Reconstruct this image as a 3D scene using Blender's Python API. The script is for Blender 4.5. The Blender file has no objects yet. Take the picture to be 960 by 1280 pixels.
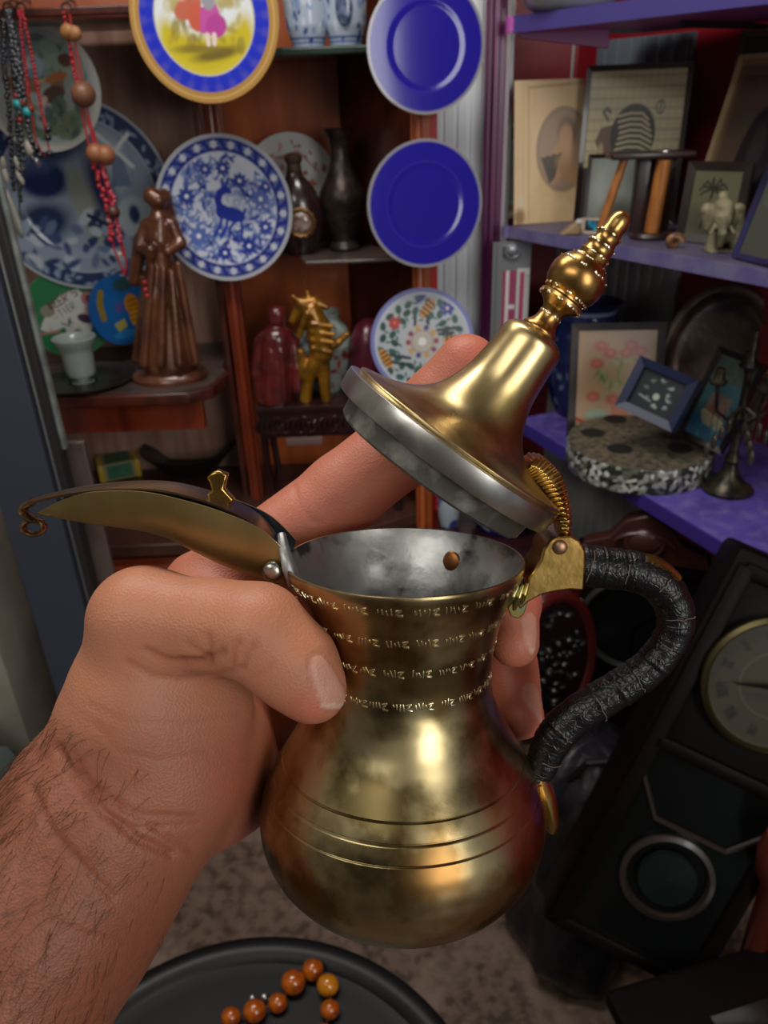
import bpy, bmesh, math, random
import numpy as np
from mathutils import Matrix, Vector
random.seed(7); rng = np.random.default_rng(7)
S = bpy.context.scene
COL = S.collection
# ------------------------------------------------------------------ camera
PITCH, ROLL, F = math.radians(28), math.radians(-2.2), 980.0
CAM = np.array([0, 0, 1.5])
fw = np.array([0, math.cos(PITCH), -math.sin(PITCH)])
_r0 = np.array([1, 0, 0.]); _u0 = np.array([0, math.sin(PITCH), math.cos(PITCH)])
rt = math.cos(ROLL)*_r0 + math.sin(ROLL)*_u0
up = -math.sin(ROLL)*_r0 + math.cos(ROLL)*_u0
def ray(x, y): return fw + rt*(x-480)/F - up*(y-640)/F
def onY(x, y, Y): d = ray(x, y); return CAM + d*Y/d[1]
def onZ(x, y, z): d = ray(x, y); return CAM + d*(z-1.5)/d[2]
def W(x, y, D): return CAM + ray(x, y)*D
def depth(p): return float((np.array(p)-CAM).dot(fw))
cam = bpy.data.objects.new('camera', bpy.data.cameras.new('camera')); COL.objects.link(cam)
cam.matrix_world = Matrix(((rt[0], up[0], -fw[0], 0), (rt[1], up[1], -fw[1], 0), (rt[2], up[2], -fw[2], 1.5), (0, 0, 0, 1)))
cam.data.sensor_fit = 'VERTICAL'; cam.data.sensor_height = 36; cam.data.sensor_width = 27
cam.data.lens = F/1280*36; cam.data.clip_start = 0.01
K = 0.85                       # size of the foreground group (pot and hand)
cam.data.dof.use_dof = True; cam.data.dof.focus_distance = 0.25*K; cam.data.dof.aperture_fstop = 26
S.camera = cam
# ------------------------------------------------------------------ colour, materials
def lin(c):
    if isinstance(c, str): c = [int(c[i:i+2], 16)/255 for i in (0, 2, 4)]
    return tuple(x/12.92 if x <= .04045 else ((x+.055)/1.055)**2.4 for x in c[:3])
MATS = {}
def mat(name, col='808080', rough=.5, metal=0, col2=None, ns=8, nmix=(.4, .65), bump=None, coat=0, attr=False, sss=0,
        trans=0, spec=.5, stretch=(1, 1, 1), col3=None, ns3=3, rvar=0):
    if name in MATS: return MATS[name]
    m = bpy.data.materials.new(name); m.use_nodes = True; nt = m.node_tree; N = nt.nodes; L = nt.links
    b = N['Principled BSDF']; b.inputs['Roughness'].default_value = rough; b.inputs['Metallic'].default_value = metal
    b.inputs['Base Color'].default_value = (*lin(col), 1); b.inputs['Coat Weight'].default_value = coat; b.inputs['Coat Roughness'].default_value = .1
    b.inputs['Specular IOR Level'].default_value = spec
    b.inputs['Transmission Weight'].default_value = trans
    if sss:
        b.inputs['Subsurface Weight'].default_value = sss; b.inputs['Subsurface Radius'].default_value = (1, .35, .2); b.inputs['Subsurface Scale'].default_value = .004
    tc = N.new('ShaderNodeTexCoord'); mp = N.new('ShaderNodeMapping'); mp.inputs['Scale'].default_value = stretch
    L.new(tc.outputs['Object'], mp.inputs['Vector'])
    src = None
    if attr:
        a = N.new('ShaderNodeAttribute'); a.attribute_name = 'Col'; src = a.outputs['Color']
    def noise(sc, det=5):
        n = N.new('ShaderNodeTexNoise'); n.inputs['Scale'].default_value = sc; n.inputs['Detail'].default_value = det; L.new(mp.outputs[0], n.inputs['Vector']); return n
    def mixin(src, colA, colB, sc, rngs):
        n = noise(sc); r = N.new('ShaderNodeMapRange'); r.inputs[1].default_value, r.inputs[2].default_value = rngs; L.new(n.outputs[0], r.inputs[0])
        x = N.new('ShaderNodeMix'); x.data_type = 'RGBA'; L.new(r.outputs[0], x.inputs[0])
        if src: L.new(src, x.inputs[6])
        else: x.inputs[6].default_value = (*lin(colA), 1)
        x.inputs[7].default_value = (*lin(colB), 1); return x.outputs[2]
    if col2: src = mixin(src, col, col2, ns, nmix)
    if col3: src = mixin(src, col, col3, ns3, (.45, .75))
    if src: L.new(src, b.inputs['Base Color'])
    if rvar:
        n = noise(ns*1.7); r = N.new('ShaderNodeMapRange'); r.inputs[1].default_value, r.inputs[2].default_value = .3, .7
        r.inputs[3].default_value, r.inputs[4].default_value = rough-rvar, rough+rvar; L.new(n.outputs[0], r.inputs[0]); L.new(r.outputs[0], b.inputs['Roughness'])
    if bump:
        kind, sc, st, dist = bump
        bn = N.new('ShaderNodeBump'); bn.inputs['Strength'].default_value = st; bn.inputs['Distance'].default_value = dist
        if kind == 'noise': L.new(noise(sc, 6).outputs[0], bn.inputs['Height'])
        else:
            v = N.new('ShaderNodeTexVoronoi'); v.inputs['Scale'].default_value = sc; L.new(mp.outputs[0], v.inputs['Vector'])
            if kind == 'crack':
                v.feature = 'DISTANCE_TO_EDGE'
                r = N.new('ShaderNodeMapRange'); r.inputs[2].default_value = .12; L.new(v.outputs[0], r.inputs[0]); L.new(r.outputs[0], bn.inputs['Height'])
            else: L.new(v.outputs[0], bn.inputs['Height'])
        L.new(bn.outputs[0], b.inputs['Normal'])
    MATS[name] = m; return m
# ------------------------------------------------------------------ mesh builder
class MB:
    def __init__(s): s.v = []; s.f = []; s.m = []; s.c = None; s.cur = 0
    def add(s, vs, fs, M=None):
        o = len(s.v)
        if M is not None: vs = [tuple(M @ Vector(p)) for p in vs]
        s.v += [tuple(p) for p in vs]; s.f += [tuple(i+o for i in f) for f in fs]; s.m += [s.cur]*len(fs); return s
    def box(s, c, d, M=None, bev=0):
        x, y, z = c; a, b, h = d[0]/2, d[1]/2, d[2]/2
        if bev > 0:
            bm = bmesh.new(); bmesh.ops.create_cube(bm, size=1)
            for v in bm.verts: v.co = Vector((x+v.co.x*d[0], y+v.co.y*d[1], z+v.co.z*d[2]))
            bmesh.ops.bevel(bm, geom=bm.edges[:], offset=min(bev, a*.9, b*.9, h*.9), segments=2, affect='EDGES', profile=.5)
            bm.verts.index_update(); s.add([v.co[:] for v in bm.verts], [[v.index for v in f.verts] for f in bm.faces], M); bm.free(); return s
        vs = [(x+i*a, y+j*b, z+k*h) for i in (-1, 1) for j in (-1, 1) for k in (-1, 1)]
        return s.add(vs, [(0, 1, 3, 2), (4, 6, 7, 5), (0, 4, 5, 1), (2, 3, 7, 6), (0, 2, 6, 4), (1, 5, 7, 3)], M)
    def lathe(s, prof, seg=40, M=None, c=(0, 0, 0), ripple=None, cap=True):
        vs = []; fs = []; n = len(prof)
        for r, z in prof:
            for k in range(seg):
                t = 2*math.pi*k/seg; q = r*(1+ripple(t, z)) if ripple else r
                vs.append((c[0]+q*math.cos(t), c[1]+q*math.sin(t), c[2]+z))
        for i in range(n-1):
            for k in range(seg):
                k2 = (k+1) % seg; fs.append((i*seg+k, i*seg+k2, (i+1)*seg+k2, (i+1)*seg+k))
        if cap and prof[0][0] > 1e-5: fs.append(tuple(range(seg))[::-1])
        if cap and prof[-1][0] > 1e-5: fs.append(tuple((n-1)*seg+k for k in range(seg)))
        return s.add(vs, fs, M)
    def tube(s, path, r, seg=10, M=None, closed=False, flat=1.0, nrm=None):
        P = [Vector(p) for p in path]; n = len(P); R = r if hasattr(r, '__len__') else [r]*n
        vs = []; fs = []; ref = Vector(nrm) if nrm is not None else None; prev = None
        for i in range(n):
            if closed: t = (P[(i+1) % n]-P[i-1])
            else: t = P[min(i+1, n-1)]-P[max(i-1, 0)]
            t = t.normalized() if t.length > 0 else Vector((0, 0, 1))
            if prev is None:
                a = ref if ref is not None else (Vector((0, 0, 1)) if abs(t.z) < .9 else Vector((1, 0, 0)))
            else: a = prev
            u = (a-t*a.dot(t)).normalized(); w = t.cross(u); prev = u
            for k in range(seg):
                q = 2*math.pi*k/seg; vs.append(P[i]+(u*math.cos(q)*flat+w*math.sin(q))*R[i])
        m = n if closed else n-1
        for i in range(m):
            for k in range(seg):
                j = (i+1) % n; k2 = (k+1) % seg; fs.append((i*seg+k, i*seg+k2, j*seg+k2, j*seg+k))
        if not closed: fs.append(tuple(range(seg))[::-1]); fs.append(tuple((n-1)*seg+k for k in range(seg)))
        return s.add([v[:] for v in vs], fs, M)
    def prism(s, poly, y0, y1, M=None):           # poly in local x,z ; extruded along y
        n = len(poly); vs = [(p[0], y0, p[1]) for p in poly]+[(p[0], y1, p[1]) for p in poly]
        fs = [tuple(range(n)), tuple(range(n, 2*n))[::-1]]+[(i, i+n, (i+1) % n+n, (i+1) % n) for i in range(n)]
        return s.add(vs, fs, M)
    def ball(s, c, r, seg=14, M=None):
        rx, ry, rz = (r, r, r) if not hasattr(r, '__len__') else r; vs = [(c[0], c[1], c[2]-rz)]; h = seg//2
        for i in range(1, h):
            a = -math.pi/2+math.pi*i/h
            for k in range(seg):
                t = 2*math.pi*k/seg; vs.append((c[0]+rx*math.cos(a)*math.cos(t), c[1]+ry*math.cos(a)*math.sin(t), c[2]+rz*math.sin(a)))
        vs.append((c[0], c[1], c[2]+rz)); e = len(vs)-1; fs = []
        for k in range(seg):
            k2 = (k+1) % seg; fs.append((0, 1+k2, 1+k)); fs.append((e, e-seg+k, e-seg+k2))
            for i in range(h-2): fs.append((1+i*seg+k, 1+i*seg+k2, 1+(i+1)*seg+k2, 1+(i+1)*seg+k))
        return s.add(vs, fs, M)
    def build(s, name, mats, parent=None, smooth=True, fixn=True, bev=0, sub=0):
        me = bpy.data.meshes.new(name); me.from_pydata(s.v, [], s.f)
        if not isinstance(mats, (list, tuple)): mats = [mats]
        for m in mats: me.materials.append(m)
        me.polygons.foreach_set('material_index', s.m)
        if fixn:
            bm = bmesh.new(); bm.from_mesh(me); bmesh.ops.recalc_face_normals(bm, faces=bm.faces); bm.to_mesh(me); bm.free()
        if s.c is not None:
            a = me.color_attributes.new('Col', 'FLOAT_COLOR', 'POINT'); a.data.foreach_set('color', np.asarray(s.c, np.float32).ravel())
        if smooth:
            me.polygons.foreach_set('use_smooth', [True]*len(me.polygons)); me.set_sharp_from_angle(angle=math.radians(38))
        me.update(); o = bpy.data.objects.new(name, me); COL.objects.link(o)
        if bev:
            b = o.modifiers.new('bevel', 'BEVEL'); b.width = bev; b.segments = 2; b.limit_method = 'ANGLE'
        if sub:
            b = o.modifiers.new('sub', 'SUBSURF'); b.levels = sub; b.render_levels = sub
        if parent: o.parent = parent
        return o
def tag(o, label, cat=None, group=None, kind=None):
    if label: o['label'] = label
    if cat: o['category'] = cat
    if group: o['group'] = group
    if kind: o['kind'] = kind
    return o
def thing(name, label, cat, M=None, group=None):
    o = bpy.data.objects.new(name, None); COL.objects.link(o); o.empty_display_size = .02
    if M is not None: o.matrix_world = M
    return tag(o, label, cat, group)
def T(p): return Matrix.Translation(Vector(p))
def Rz(a): return Matrix.Rotation(math.radians(a), 4, 'Z')
def Rx(a): return Matrix.Rotation(math.radians(a), 4, 'X')
def Ry(a): return Matrix.Rotation(math.radians(a), 4, 'Y')
def struct(o): o['kind'] = 'structure'; return o
# ------------------------------------------------------------------ painter : pattern colour for a surface, evaluated per vertex
class Paint:
    def __init__(s, u, v, col): s.u = u; s.v = v; s.c = np.tile(np.array(lin(col)), (len(u), 1))
    def mix(s, m, col): m = np.clip(m, 0, 1)[:, None]; s.c = s.c*(1-m)+np.array(lin(col))*m; return s
    def ell(s, x, y, rx, ry, col, rot=0, soft=.015, a=1):
        c, n = math.cos(math.radians(rot)), math.sin(math.radians(rot)); p = (s.u-x)*c+(s.v-y)*n; q = -(s.u-x)*n+(s.v-y)*c
        d = (1-np.sqrt((p/rx)**2+(q/ry)**2))*min(rx, ry); return s.mix((d/soft+.5)*1.0*a if a == 1 else np.clip(d/soft+.5, 0, 1)*a, col)
    def ring(s, x, y, r0, r1, col, soft=.01): d = np.hypot(s.u-x, s.v-y); return s.mix(np.clip((d-r0)/soft+.5, 0, 1)*np.clip((r1-d)/soft+.5, 0, 1), col)
    def line(s, pts, w, col, soft=.012):
        d = np.full(len(s.u), 9.)
        for (a, b), (e, f) in zip(pts[:-1], pts[1:]):
            l = (e-a)**2+(f-b)**2+1e-12; t = np.clip(((s.u-a)*(e-a)+(s.v-b)*(f-b))/l, 0, 1); d = np.minimum(d, np.hypot(s.u-a-t*(e-a), s.v-b-t*(f-b)))
        return s.mix((w-d)/soft+.5, col)
    def poly(s, pts, col, soft=0):
        ins = np.zeros(len(s.u), bool); n = len(pts)
        for i in range(n):
            (x1, y1), (x2, y2) = pts[i], pts[(i+1) % n]
            if y1 == y2: continue
            ins ^= ((s.v < y1) != (s.v < y2)) & (s.u < (x2-x1)*(s.v-y1)/(y2-y1)+x1)
        return s.mix(ins.astype(float), col)
    def blots(s, n, box, r, cols, seed=1, asp=1.0, a=1):
        g = random.Random(seed)
        for _ in range(n):
            x, y = g.uniform(box[0], box[2]), g.uniform(box[1], box[3]); q = g.uniform(*r)
            s.ell(x, y, q, q*asp*g.uniform(.5, 1.2), g.choice(cols), g.uniform(0, 180), soft=.02, a=a)
        return s
    def flower(s, x, y, r, col, mid='ffffff', n=6, rot=0):
        for k in range(n):
            t = rot+2*math.pi*k/n; s.ell(x+r*.6*math.cos(t), y+r*.6*math.sin(t), r*.5, r*.28, col, math.degrees(t))
        return s.ell(x, y, r*.25, r*.25, mid)
    def rgba(s): return np.concatenate([s.c, np.ones((len(s.c), 1))], 1)
def painted_disc(R, prof, fn, rings=80, seg=200, th=.006):
    # prof(r/R)-> height towards the viewer (local -y); disc in local x,z, facing -y
    mb = MB(); rr = np.linspace(0, 1, rings+1)[1:]; t = np.arange(seg)*2*math.pi/seg
    u = np.concatenate([[0], (rr[:, None]*np.cos(t)).ravel()]); v = np.concatenate([[0], (rr[:, None]*np.sin(t)).ravel()])
    h = np.array([prof(q) for q in np.concatenate([[0], np.repeat(rr, seg)])])
    vs = np.stack([u*R, -h*R, v*R], 1); n0 = len(vs); fs = []
    for k in range(seg): fs.append((0, 1+k, 1+(k+1) % seg))
    for i in range(rings-1):
        for k in range(seg): k2 = (k+1) % seg; fs.append((1+i*seg+k, 1+(i+1)*seg+k, 1+(i+1)*seg+k2, 1+i*seg+k2))
    back = []; bi = [int(rings*q) for q in (1, .8, .6, .55, .3)]
    for i in bi:
        for k in range(seg): j = 1+(i-1)*seg+k; p = vs[j]; back.append((p[0]*.995, p[1]+th, p[2]*.995))
    last = 1+(rings-1)*seg
    for q in range(len(bi)):
        for k in range(seg):
            k2 = (k+1) % seg; a0 = (last if q == 0 else n0+(q-1)*seg); b0 = n0+q*seg; fs.append((a0+k, b0+k, b0+k2, a0+k2))
    fs.append(tuple(n0+(len(bi)-1)*seg+k for k in range(seg)))
    vs = np.concatenate([vs, np.array(back)])
    P = fn(np.concatenate([u, np.array(back)[:, 0]/R*1.02]), np.concatenate([v, np.array(back)[:, 2]/R*1.02])); mb.add(vs.tolist(), fs); mb.c = P.rgba(); return mb
def painted_rect(w, h, fn, nx=90, nz=110):   # facing -y, local x in +-w/2, z in 0..h ; fn gets u in 0..1, v in 0..1
    mb = MB(); U, V = np.meshgrid(np.linspace(0, 1, nx), np.linspace(0, 1, nz)); u = U.ravel(); v = V.ravel()
    vs = np.stack([(u-.5)*w, np.zeros_like(u), v*h], 1); fs = [(j*nx+i, j*nx+i+1, (j+1)*nx+i+1, (j+1)*nx+i) for j in range(nz-1) for i in range(nx-1)]
    n0 = len(vs); e = [(-w/2, .001, 0), (w/2, .001, 0), (w/2, .001, h), (-w/2, .001, h)]; fs.append((n0, n0+3, n0+2, n0+1))
    mb.add(vs.tolist()+e, fs); mb.c = fn(np.concatenate([u, [0, 1, 1, 0]]), np.concatenate([v, [0, 0, 1, 1]])).rgba(); return mb
# ------------------------------------------------------------------ smooth solid modelling on a grid
class Field:
    def __init__(s, lo, hi, h):
        s.lo = np.array(lo, float); s.h = h; s.n = np.ceil((np.array(hi)-s.lo)/h).astype(int)+1
        s.ax = [(s.lo[i]+h*np.arange(s.n[i])).astype(np.float32) for i in range(3)]
    def new(s): return np.full(tuple(s.n), 1.0, np.float32)
    def sub(s, a, b, m):
        sl = []
        for i in range(3):
            l = int(max(0, (min(a[i], b[i])-m-s.lo[i])//s.h)); r = int(min(s.n[i], (max(a[i], b[i])+m-s.lo[i])//s.h+2)); sl.append(slice(l, max(r, l)))
        return tuple(sl)
    def cap(s, d, a, b, ra, rb, k, sq=None):
        a = np.array(a, np.float32); b = np.array(b, np.float32); sl = s.sub(a, b, max(ra, rb)+2.5*k+3*s.h)
        X = s.ax[0][sl[0]][:, None, None]; Y = s.ax[1][sl[1]][None, :, None]; Z = s.ax[2][sl[2]][None, None, :]
        ab = b-a; l = float(ab.dot(ab))+1e-12
        t = np.clip(((X-a[0])*ab[0]+(Y-a[1])*ab[1]+(Z-a[2])*ab[2])/l, 0, 1)
        q = np.sqrt((X-a[0]-t*ab[0])**2+(Y-a[1]-t*ab[1])**2+((Z-a[2]-t*ab[2])*(sq or 1))**2)-(ra+(rb-ra)*t)
        d[sl] = smin(d[sl], q, k)
def smin(a, b, k):
    h = np.clip(.5+.5*(b-a)/k, 0, 1); return b*(1-h)+a*h-k*h*(1-h)
def surfnet(d, lo, h):
    s = d < 0; nx, ny, nz = d.shape
    cnt = np.zeros((nx-1, ny-1, nz-1), np.uint8)
    for i in (0, 1):
        for j in (0, 1):
            for k in (0, 1): cnt += s[i:nx-1+i, j:ny-1+j, k:nz-1+k]
    I = np.argwhere((cnt > 0) & (cnt < 8)); idx = np.full(cnt.shape, -1, np.int32); idx[tuple(I.T)] = np.arange(len(I))
    acc = np.zeros((len(I), 3)); num = np.zeros(len(I))
    for ax in range(3):
        o1, o2 = [a for a in range(3) if a != ax]
        for p in (0, 1):
            for q in (0, 1):
                A = I.copy(); A[:, o1] += p; A[:, o2] += q; B = A.copy(); B[:, ax] += 1
                da = d[tuple(A.T)]; db = d[tuple(B.T)]; m = (da < 0) != (db < 0); t = np.where(m, da/(da-db+1e-20), 0)
                pt = (A-I).astype(float); pt[:, ax] = t; acc[m] += pt[m]; num[m] += 1
    V = (I+acc/num[:, None])*h+lo; Fs = []
    for ax in range(3):
        o1, o2 = [(1, 2), (2, 0), (0, 1)][ax]
        sa = np.take(s, range(0, d.shape[ax]-1), ax); sb = np.take(s, range(1, d.shape[ax]), ax)
        E = np.argwhere(sa != sb); ok = (E[:, o1] > 0) & (E[:, o2] > 0) & (E[:, o1] < d.shape[o1]-1) & (E[:, o2] < d.shape[o2]-1); E = E[ok]
        def c(a, b): Q = E.copy(); Q[:, o1] -= a; Q[:, o2] -= b; return idx[tuple(Q.T)]
        q = np.stack([c(1, 1), c(0, 1), c(0, 0), c(1, 0)], 1); fl = ~sa[tuple(E.T)]; q[fl] = q[fl][:, ::-1]; Fs.append(q)
    Fs = np.concatenate(Fs); return V, Fs[(Fs >= 0).all(1)]
def mesh_np(name, V, Fc, mats, parent=None, col=None, mi=None):
    me = bpy.data.meshes.new(name); me.vertices.add(len(V)); me.vertices.foreach_set('co', np.asarray(V, np.float32).ravel())
    me.loops.add(len(Fc)*4); me.loops.foreach_set('vertex_index', Fc.astype(np.int32).ravel())
    me.polygons.add(len(Fc)); me.polygons.foreach_set('loop_start', np.arange(len(Fc), dtype=np.int32)*4)
    for m in (mats if isinstance(mats, (list, tuple)) else [mats]): me.materials.append(m)
    me.update(calc_edges=True); me.polygons.foreach_set('use_smooth', [True]*len(Fc))
    if mi is not None: me.polygons.foreach_set('material_index', mi.astype(np.int32))
    if col is not None:
        a = me.color_attributes.new('Col', 'FLOAT_COLOR', 'POINT'); a.data.foreach_set('color', np.asarray(col, np.float32).ravel())
    me.validate(); o = bpy.data.objects.new(name, me); COL.objects.link(o)
    if parent: o.parent = parent
    return o
def sculpt(name, caps, D, mats, parent, h=.0022, k=.006, base=None):
    """smooth figure; caps = (px,py,dz,r_px, px,py,dz,r_px): joints read off the photo at distance D, dz metres further back"""
    Mi = parent.matrix_world.inverted(); s = D/F; L = []; Y0 = parent.matrix_world.translation.y
    for (x1, y1, z1, r1, x2, y2, z2, r2) in caps:
        p1, p2 = onY(x1, y1, Y0+z1), onY(x2, y2, Y0+z2); a = Mi @ Vector(p1); b = Mi @ Vector(p2); L.append((a, b, r1*depth(p1)/F, r2*depth(p2)/F))
    P = np.array([list(q) for c in L for q in c[:2]]); m = max(max(c[2], c[3]) for c in L)+.008
    f = Field(P.min(0)-m, P.max(0)+m, h); d = f.new()
    for a, b, ra, rb in L: f.cap(d, a, b, ra, rb, k)
    if base is not None:      # flat underside at local height
        zz = f.ax[2][None, None, :]; d = np.maximum(d, base-zz)
    V, Fc = surfnet(d, f.lo, h); return mesh_np(name, V, Fc, mats, parent)
# ================================================================== the coffee pot
CW = cam.matrix_world.copy()
def cs(x, y, D): return np.array([(x-480)/F*D, -(y-640)/F*D, -D])
D0 = .26*K
rimc = cs(505, 697, D0); pa = np.array([0, .973, .232]); pa /= np.linalg.norm(pa); pxx = np.array([1, 0, 0.]); pyy = np.cross(pa, pxx)
PROF = [(0, .0392), (.001, .0397), (.003, .0393), (.006, .0378), (.012, .0352), (.020, .0326), (.028, .0308), (.036, .0299), (.043, .0299), (.050, .0310),
        (.057, .0334), (.064, .0366), (.071, .0403), (.078, .0440), (.085, .0472), (.092, .0495), (.099, .0507), (.106, .0506), (.112, .0494), (.118, .0470), (.124, .0432), (.129, .0385),
        (.133, .0325), (.1355, .0255), (.137, .0175), (.1375, 0)]
PROF = [((s if s < .043 else .043+(s-.043)*.88)*K, r*K) for s, r in PROF]; PH = PROF[-1][0]
borig = rimc-pa*PH
Rm = Matrix(((pxx[0], pyy[0], pa[0], borig[0]), (pxx[1], pyy[1], pa[1], borig[1]), (pxx[2], pyy[2], pa[2], borig[2]), (0, 0, 0, 1)))
PM = CW @ Rm
def PL(x, y, yo=0):     # a point of the pot's middle plane (local y = yo) seen at a given place of the photo
    d = cs(x, y, 1.0); t = (borig.dot(pyy)+yo)/d.dot(pyy); p = d*t-borig; return np.array([p.dot(pxx), yo, p.dot(pa)])
SP = np.array([s for s, r in PROF]); RP = np.array([r for s, r in PROF])
_ss = np.linspace(0, PH, 400)
def smoothprof(s):      # gently smoothed radius
    return np.interp(s, SP, RP)
_kern = np.exp(-np.linspace(-2, 2, 21)**2); _kern /= _kern.sum()
_rr = smoothprof(_ss); _r2 = np.convolve(np.pad(_rr, 10, mode='edge'), _kern, 'valid'); _r2[:10] = _rr[:10]; _r2[-16:] = _rr[-16:]
def rad(s): return np.interp(s, _ss, _r2)
def py_front(s, x=0.0):
    p = borig+pa*(PH-s)-pyy*rad(s); return 640-F*p[1]/-p[2]
def s_at(py):
    a = np.linspace(.002, PH*.93, 600); b = np.array([py_front(q) for q in a]); return float(np.interp(py, b, a))
brass = mat('aged_brass', 'b8a87c', .31, 1, col2='6c5e3c', ns=42, nmix=(.46, .58), col3='a3703a', ns3=22, bump=('noise', 60, .14, .0006), rvar=.07)
brass_lid = mat('polished_brass', 'c2ac7c', .32, 1, col2='94814f', ns=60, nmix=(.44, .62), bump=('noise', 120, .12, .0004), rvar=.06, stretch=(1, 1, .5))
brass_edge = mat('yellow_brass', 'd2ae64', .27, 1, col2='a88342', ns=80, bump=('noise', 200, .3, .0004))
brass_sp = mat('dull_brass', 'b5a06c', .42, .95, col2='93804f', ns=40, nmix=(.35, .65), bump=('noise', 150, .15, .0004), stretch=(1, 1, .3))
tin = mat('tinned_metal', '9a9c9a', .42, .85, col2='4a4c4c', ns=75, nmix=(.5, .58), col3='c4c4be', ns3=48, bump=('noise', 180, .35, .0006), rvar=.08)
tin_dark = mat('dark_tin', '6e6d68', .5, .8, col2='b0afa6', ns=110, nmix=(.5, .68), bump=('noise', 200, .4, .0005))
silver = mat('bright_tin_band', 'd0cfc8', .3, 1, col2='8d8a80', ns=40, nmix=(.48, .62), bump=('noise', 60, .2, .0006))
stampm = mat('stamped_marks', 'e8dcb4', .3, 1)
groove = mat('engraved_groove', '5a4626', .4, 1)
pot = thing('coffee_pot', 'old brass coffee pot held in the hand, lid open, handle wrapped in black leather', 'coffee pot', PM)
mb = MB(); prof = []
lines = [s_at(1030), s_at(1058), s_at(1085)]
ss = sorted(set(list(np.linspace(.0012*K, PH*.97, 145))+list(np.linspace(PH*.972, PH*.9992, 16))+[l+o for l in lines for o in (-.0004, -.0002, 0, .0002, .0004)]))
outer = [(rad(s)-(.0003 if any(abs(s-l) < 1e-5 for l in lines) else (.0002 if any(abs(s-l) < .00025 for l in lines) else 0)), PH-s) for s in ss]
mb.lathe([(1e-6, -.00002)]+outer[::-1]+[(.0397*K, PH-.0004), (.0395*K, PH), (.0388*K, PH)], 128, cap=False); body = mb.build('body', brass, pot)
mb = MB(); mb.lathe([(.0388*K, PH-.00005)]+[(rad(s)-.0011, PH-s) for s in np.linspace(.002*K, PH*.93, 60)]+[(1e-6, .008)], 96, cap=False); body_in = mb.build('tinned_lining', tin, pot); body_in['label'] = 'grey tinned inside of the pot'
# stamped marks: rows of tiny punched strokes round the neck
def stamps(py, seed, ph):
    s0 = s_at(py); g = random.Random(seed); m = MB()
    def put(ang, s, w, h, rot):
        r = rad(s); sl = (rad(s+.001)-rad(s-.001))/.002
        M = Rz(math.degrees(ang)) @ T((0, -r+.00005, PH-s)) @ Rx(math.degrees(math.atan(-sl))) @ Ry(rot)
        m.box((0, 0, 0), (w, .0006, h), M, bev=.00012)
    a = -1.45+ph
    while a < 1.45:
        x = a
        for q in range(g.choice((3, 4, 4))):
            put(x, s0+g.uniform(-.0003, .0003), .00042, g.choice((.0009, .0016, .0021)), g.uniform(-25, 5)); x += .034
        put(x+.02, s0-.0005, .0016, .0005, g.uniform(-15, 10)); put(x+.012, s0+.0003, .0005, .0014, 40); put(x+.03, s0+.0011, .0015, .0005, 10)
        a = x+g.uniform(.09, .15)
    return m.build('stamped_band', stampm, pot)
for i, y in enumerate((766, 805, 843, 884)): stamps(y, 30+i, .03*i)
# rivet seen on the inside wall
mb = MB(); sr = .0085*K; ang = math.radians(58); r = rad(sr)-.0011
MR = Rz(-math.degrees(math.pi/2-ang)+0) @ T((0, r-.0006, PH-sr*1.25)) @ Rx(-12)
for q in range(1):
    mb.ball((0, 0, 0), (.0031, .0009, .0036), 20, MR)
mb.build('inner_rivet', mat('copper_rivet', '8a5a36', .4, 1), pot)
# ---- spout
def spl(P, n):   # catmull-rom through px points
    P = [np.array(p, float) for p in P]; out = []; m = len(P)-1
    for i in range(n):
        t = i/(n-1)*m; k = min(int(t), m-1); f = t-k
        p0, p1, p2, p3 = P[max(k-1, 0)], P[k], P[k+1], P[min(k+2, m)]
        out.append(.5*((2*p1)+(-p0+p2)*f+(2*p0-5*p1+4*p2-p3)*f*f+(-p0+3*p1-3*p2+p3)*f**3))
    return np.array(out)
bot = spl([(48, 643), (109, 654), (175, 663), (210, 672), (245, 689), (280, 706), (324, 722), (356, 730)], 60)
top = spl([(46, 641), (79, 624), (114, 615), (175, 614), (227, 624), (280, 640), (328, 662), (362, 694)], 60)
mb = MB(); NS = 60; SG = 22; vs = []; fs = []
for side in (0, 1):
    for i in range(NS):
        w = .0095*K*min(1, (i/NS*1.9)**.75)+.0004; B = PL(*bot[i]); A = PL(top[i][0], top[i][1], -w*.9)*(1, 0, 1)
        if side: A = A+(0, 0, .0); w -= .0007; B = B+(A-B)*.07
        for k in range(SG):
            q = math.pi*k/(SG-1); c = math.cos(q); sn = math.sin(q)
            p = A+(B-A)*(abs(sn)**.9); vs.append((p[0], -w*c*(1 if abs(c) < .999 else 1), p[2]))
o2 = NS*SG
for sd in (0, 1):
    for i in range(NS-1):
        for k in range(SG-1): a = sd*o2+i*SG+k; f = (a, a+1, a+SG+1, a+SG); fs.append(f if sd else f[::-1])
for i in range(NS-1):
    for k in (0, SG-1): a = i*SG+k; fs.append((a, a+SG, a+SG+o2, a+o2))
for i in (0, NS-1):
    for k in range(SG-1): a = i*SG+k; fs.append((a, a+1, a+1+o2, a+o2))
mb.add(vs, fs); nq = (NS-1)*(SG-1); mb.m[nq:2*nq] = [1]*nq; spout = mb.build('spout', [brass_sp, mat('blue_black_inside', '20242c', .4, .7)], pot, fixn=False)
cen = spl([(34, 630), (48, 620), (96, 607), (153, 599), (206, 598), (245, 605), (284, 618), (324, 640), (345, 664)], 60)
mb = MB(); vs = []; fs = []; SG = 13
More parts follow.
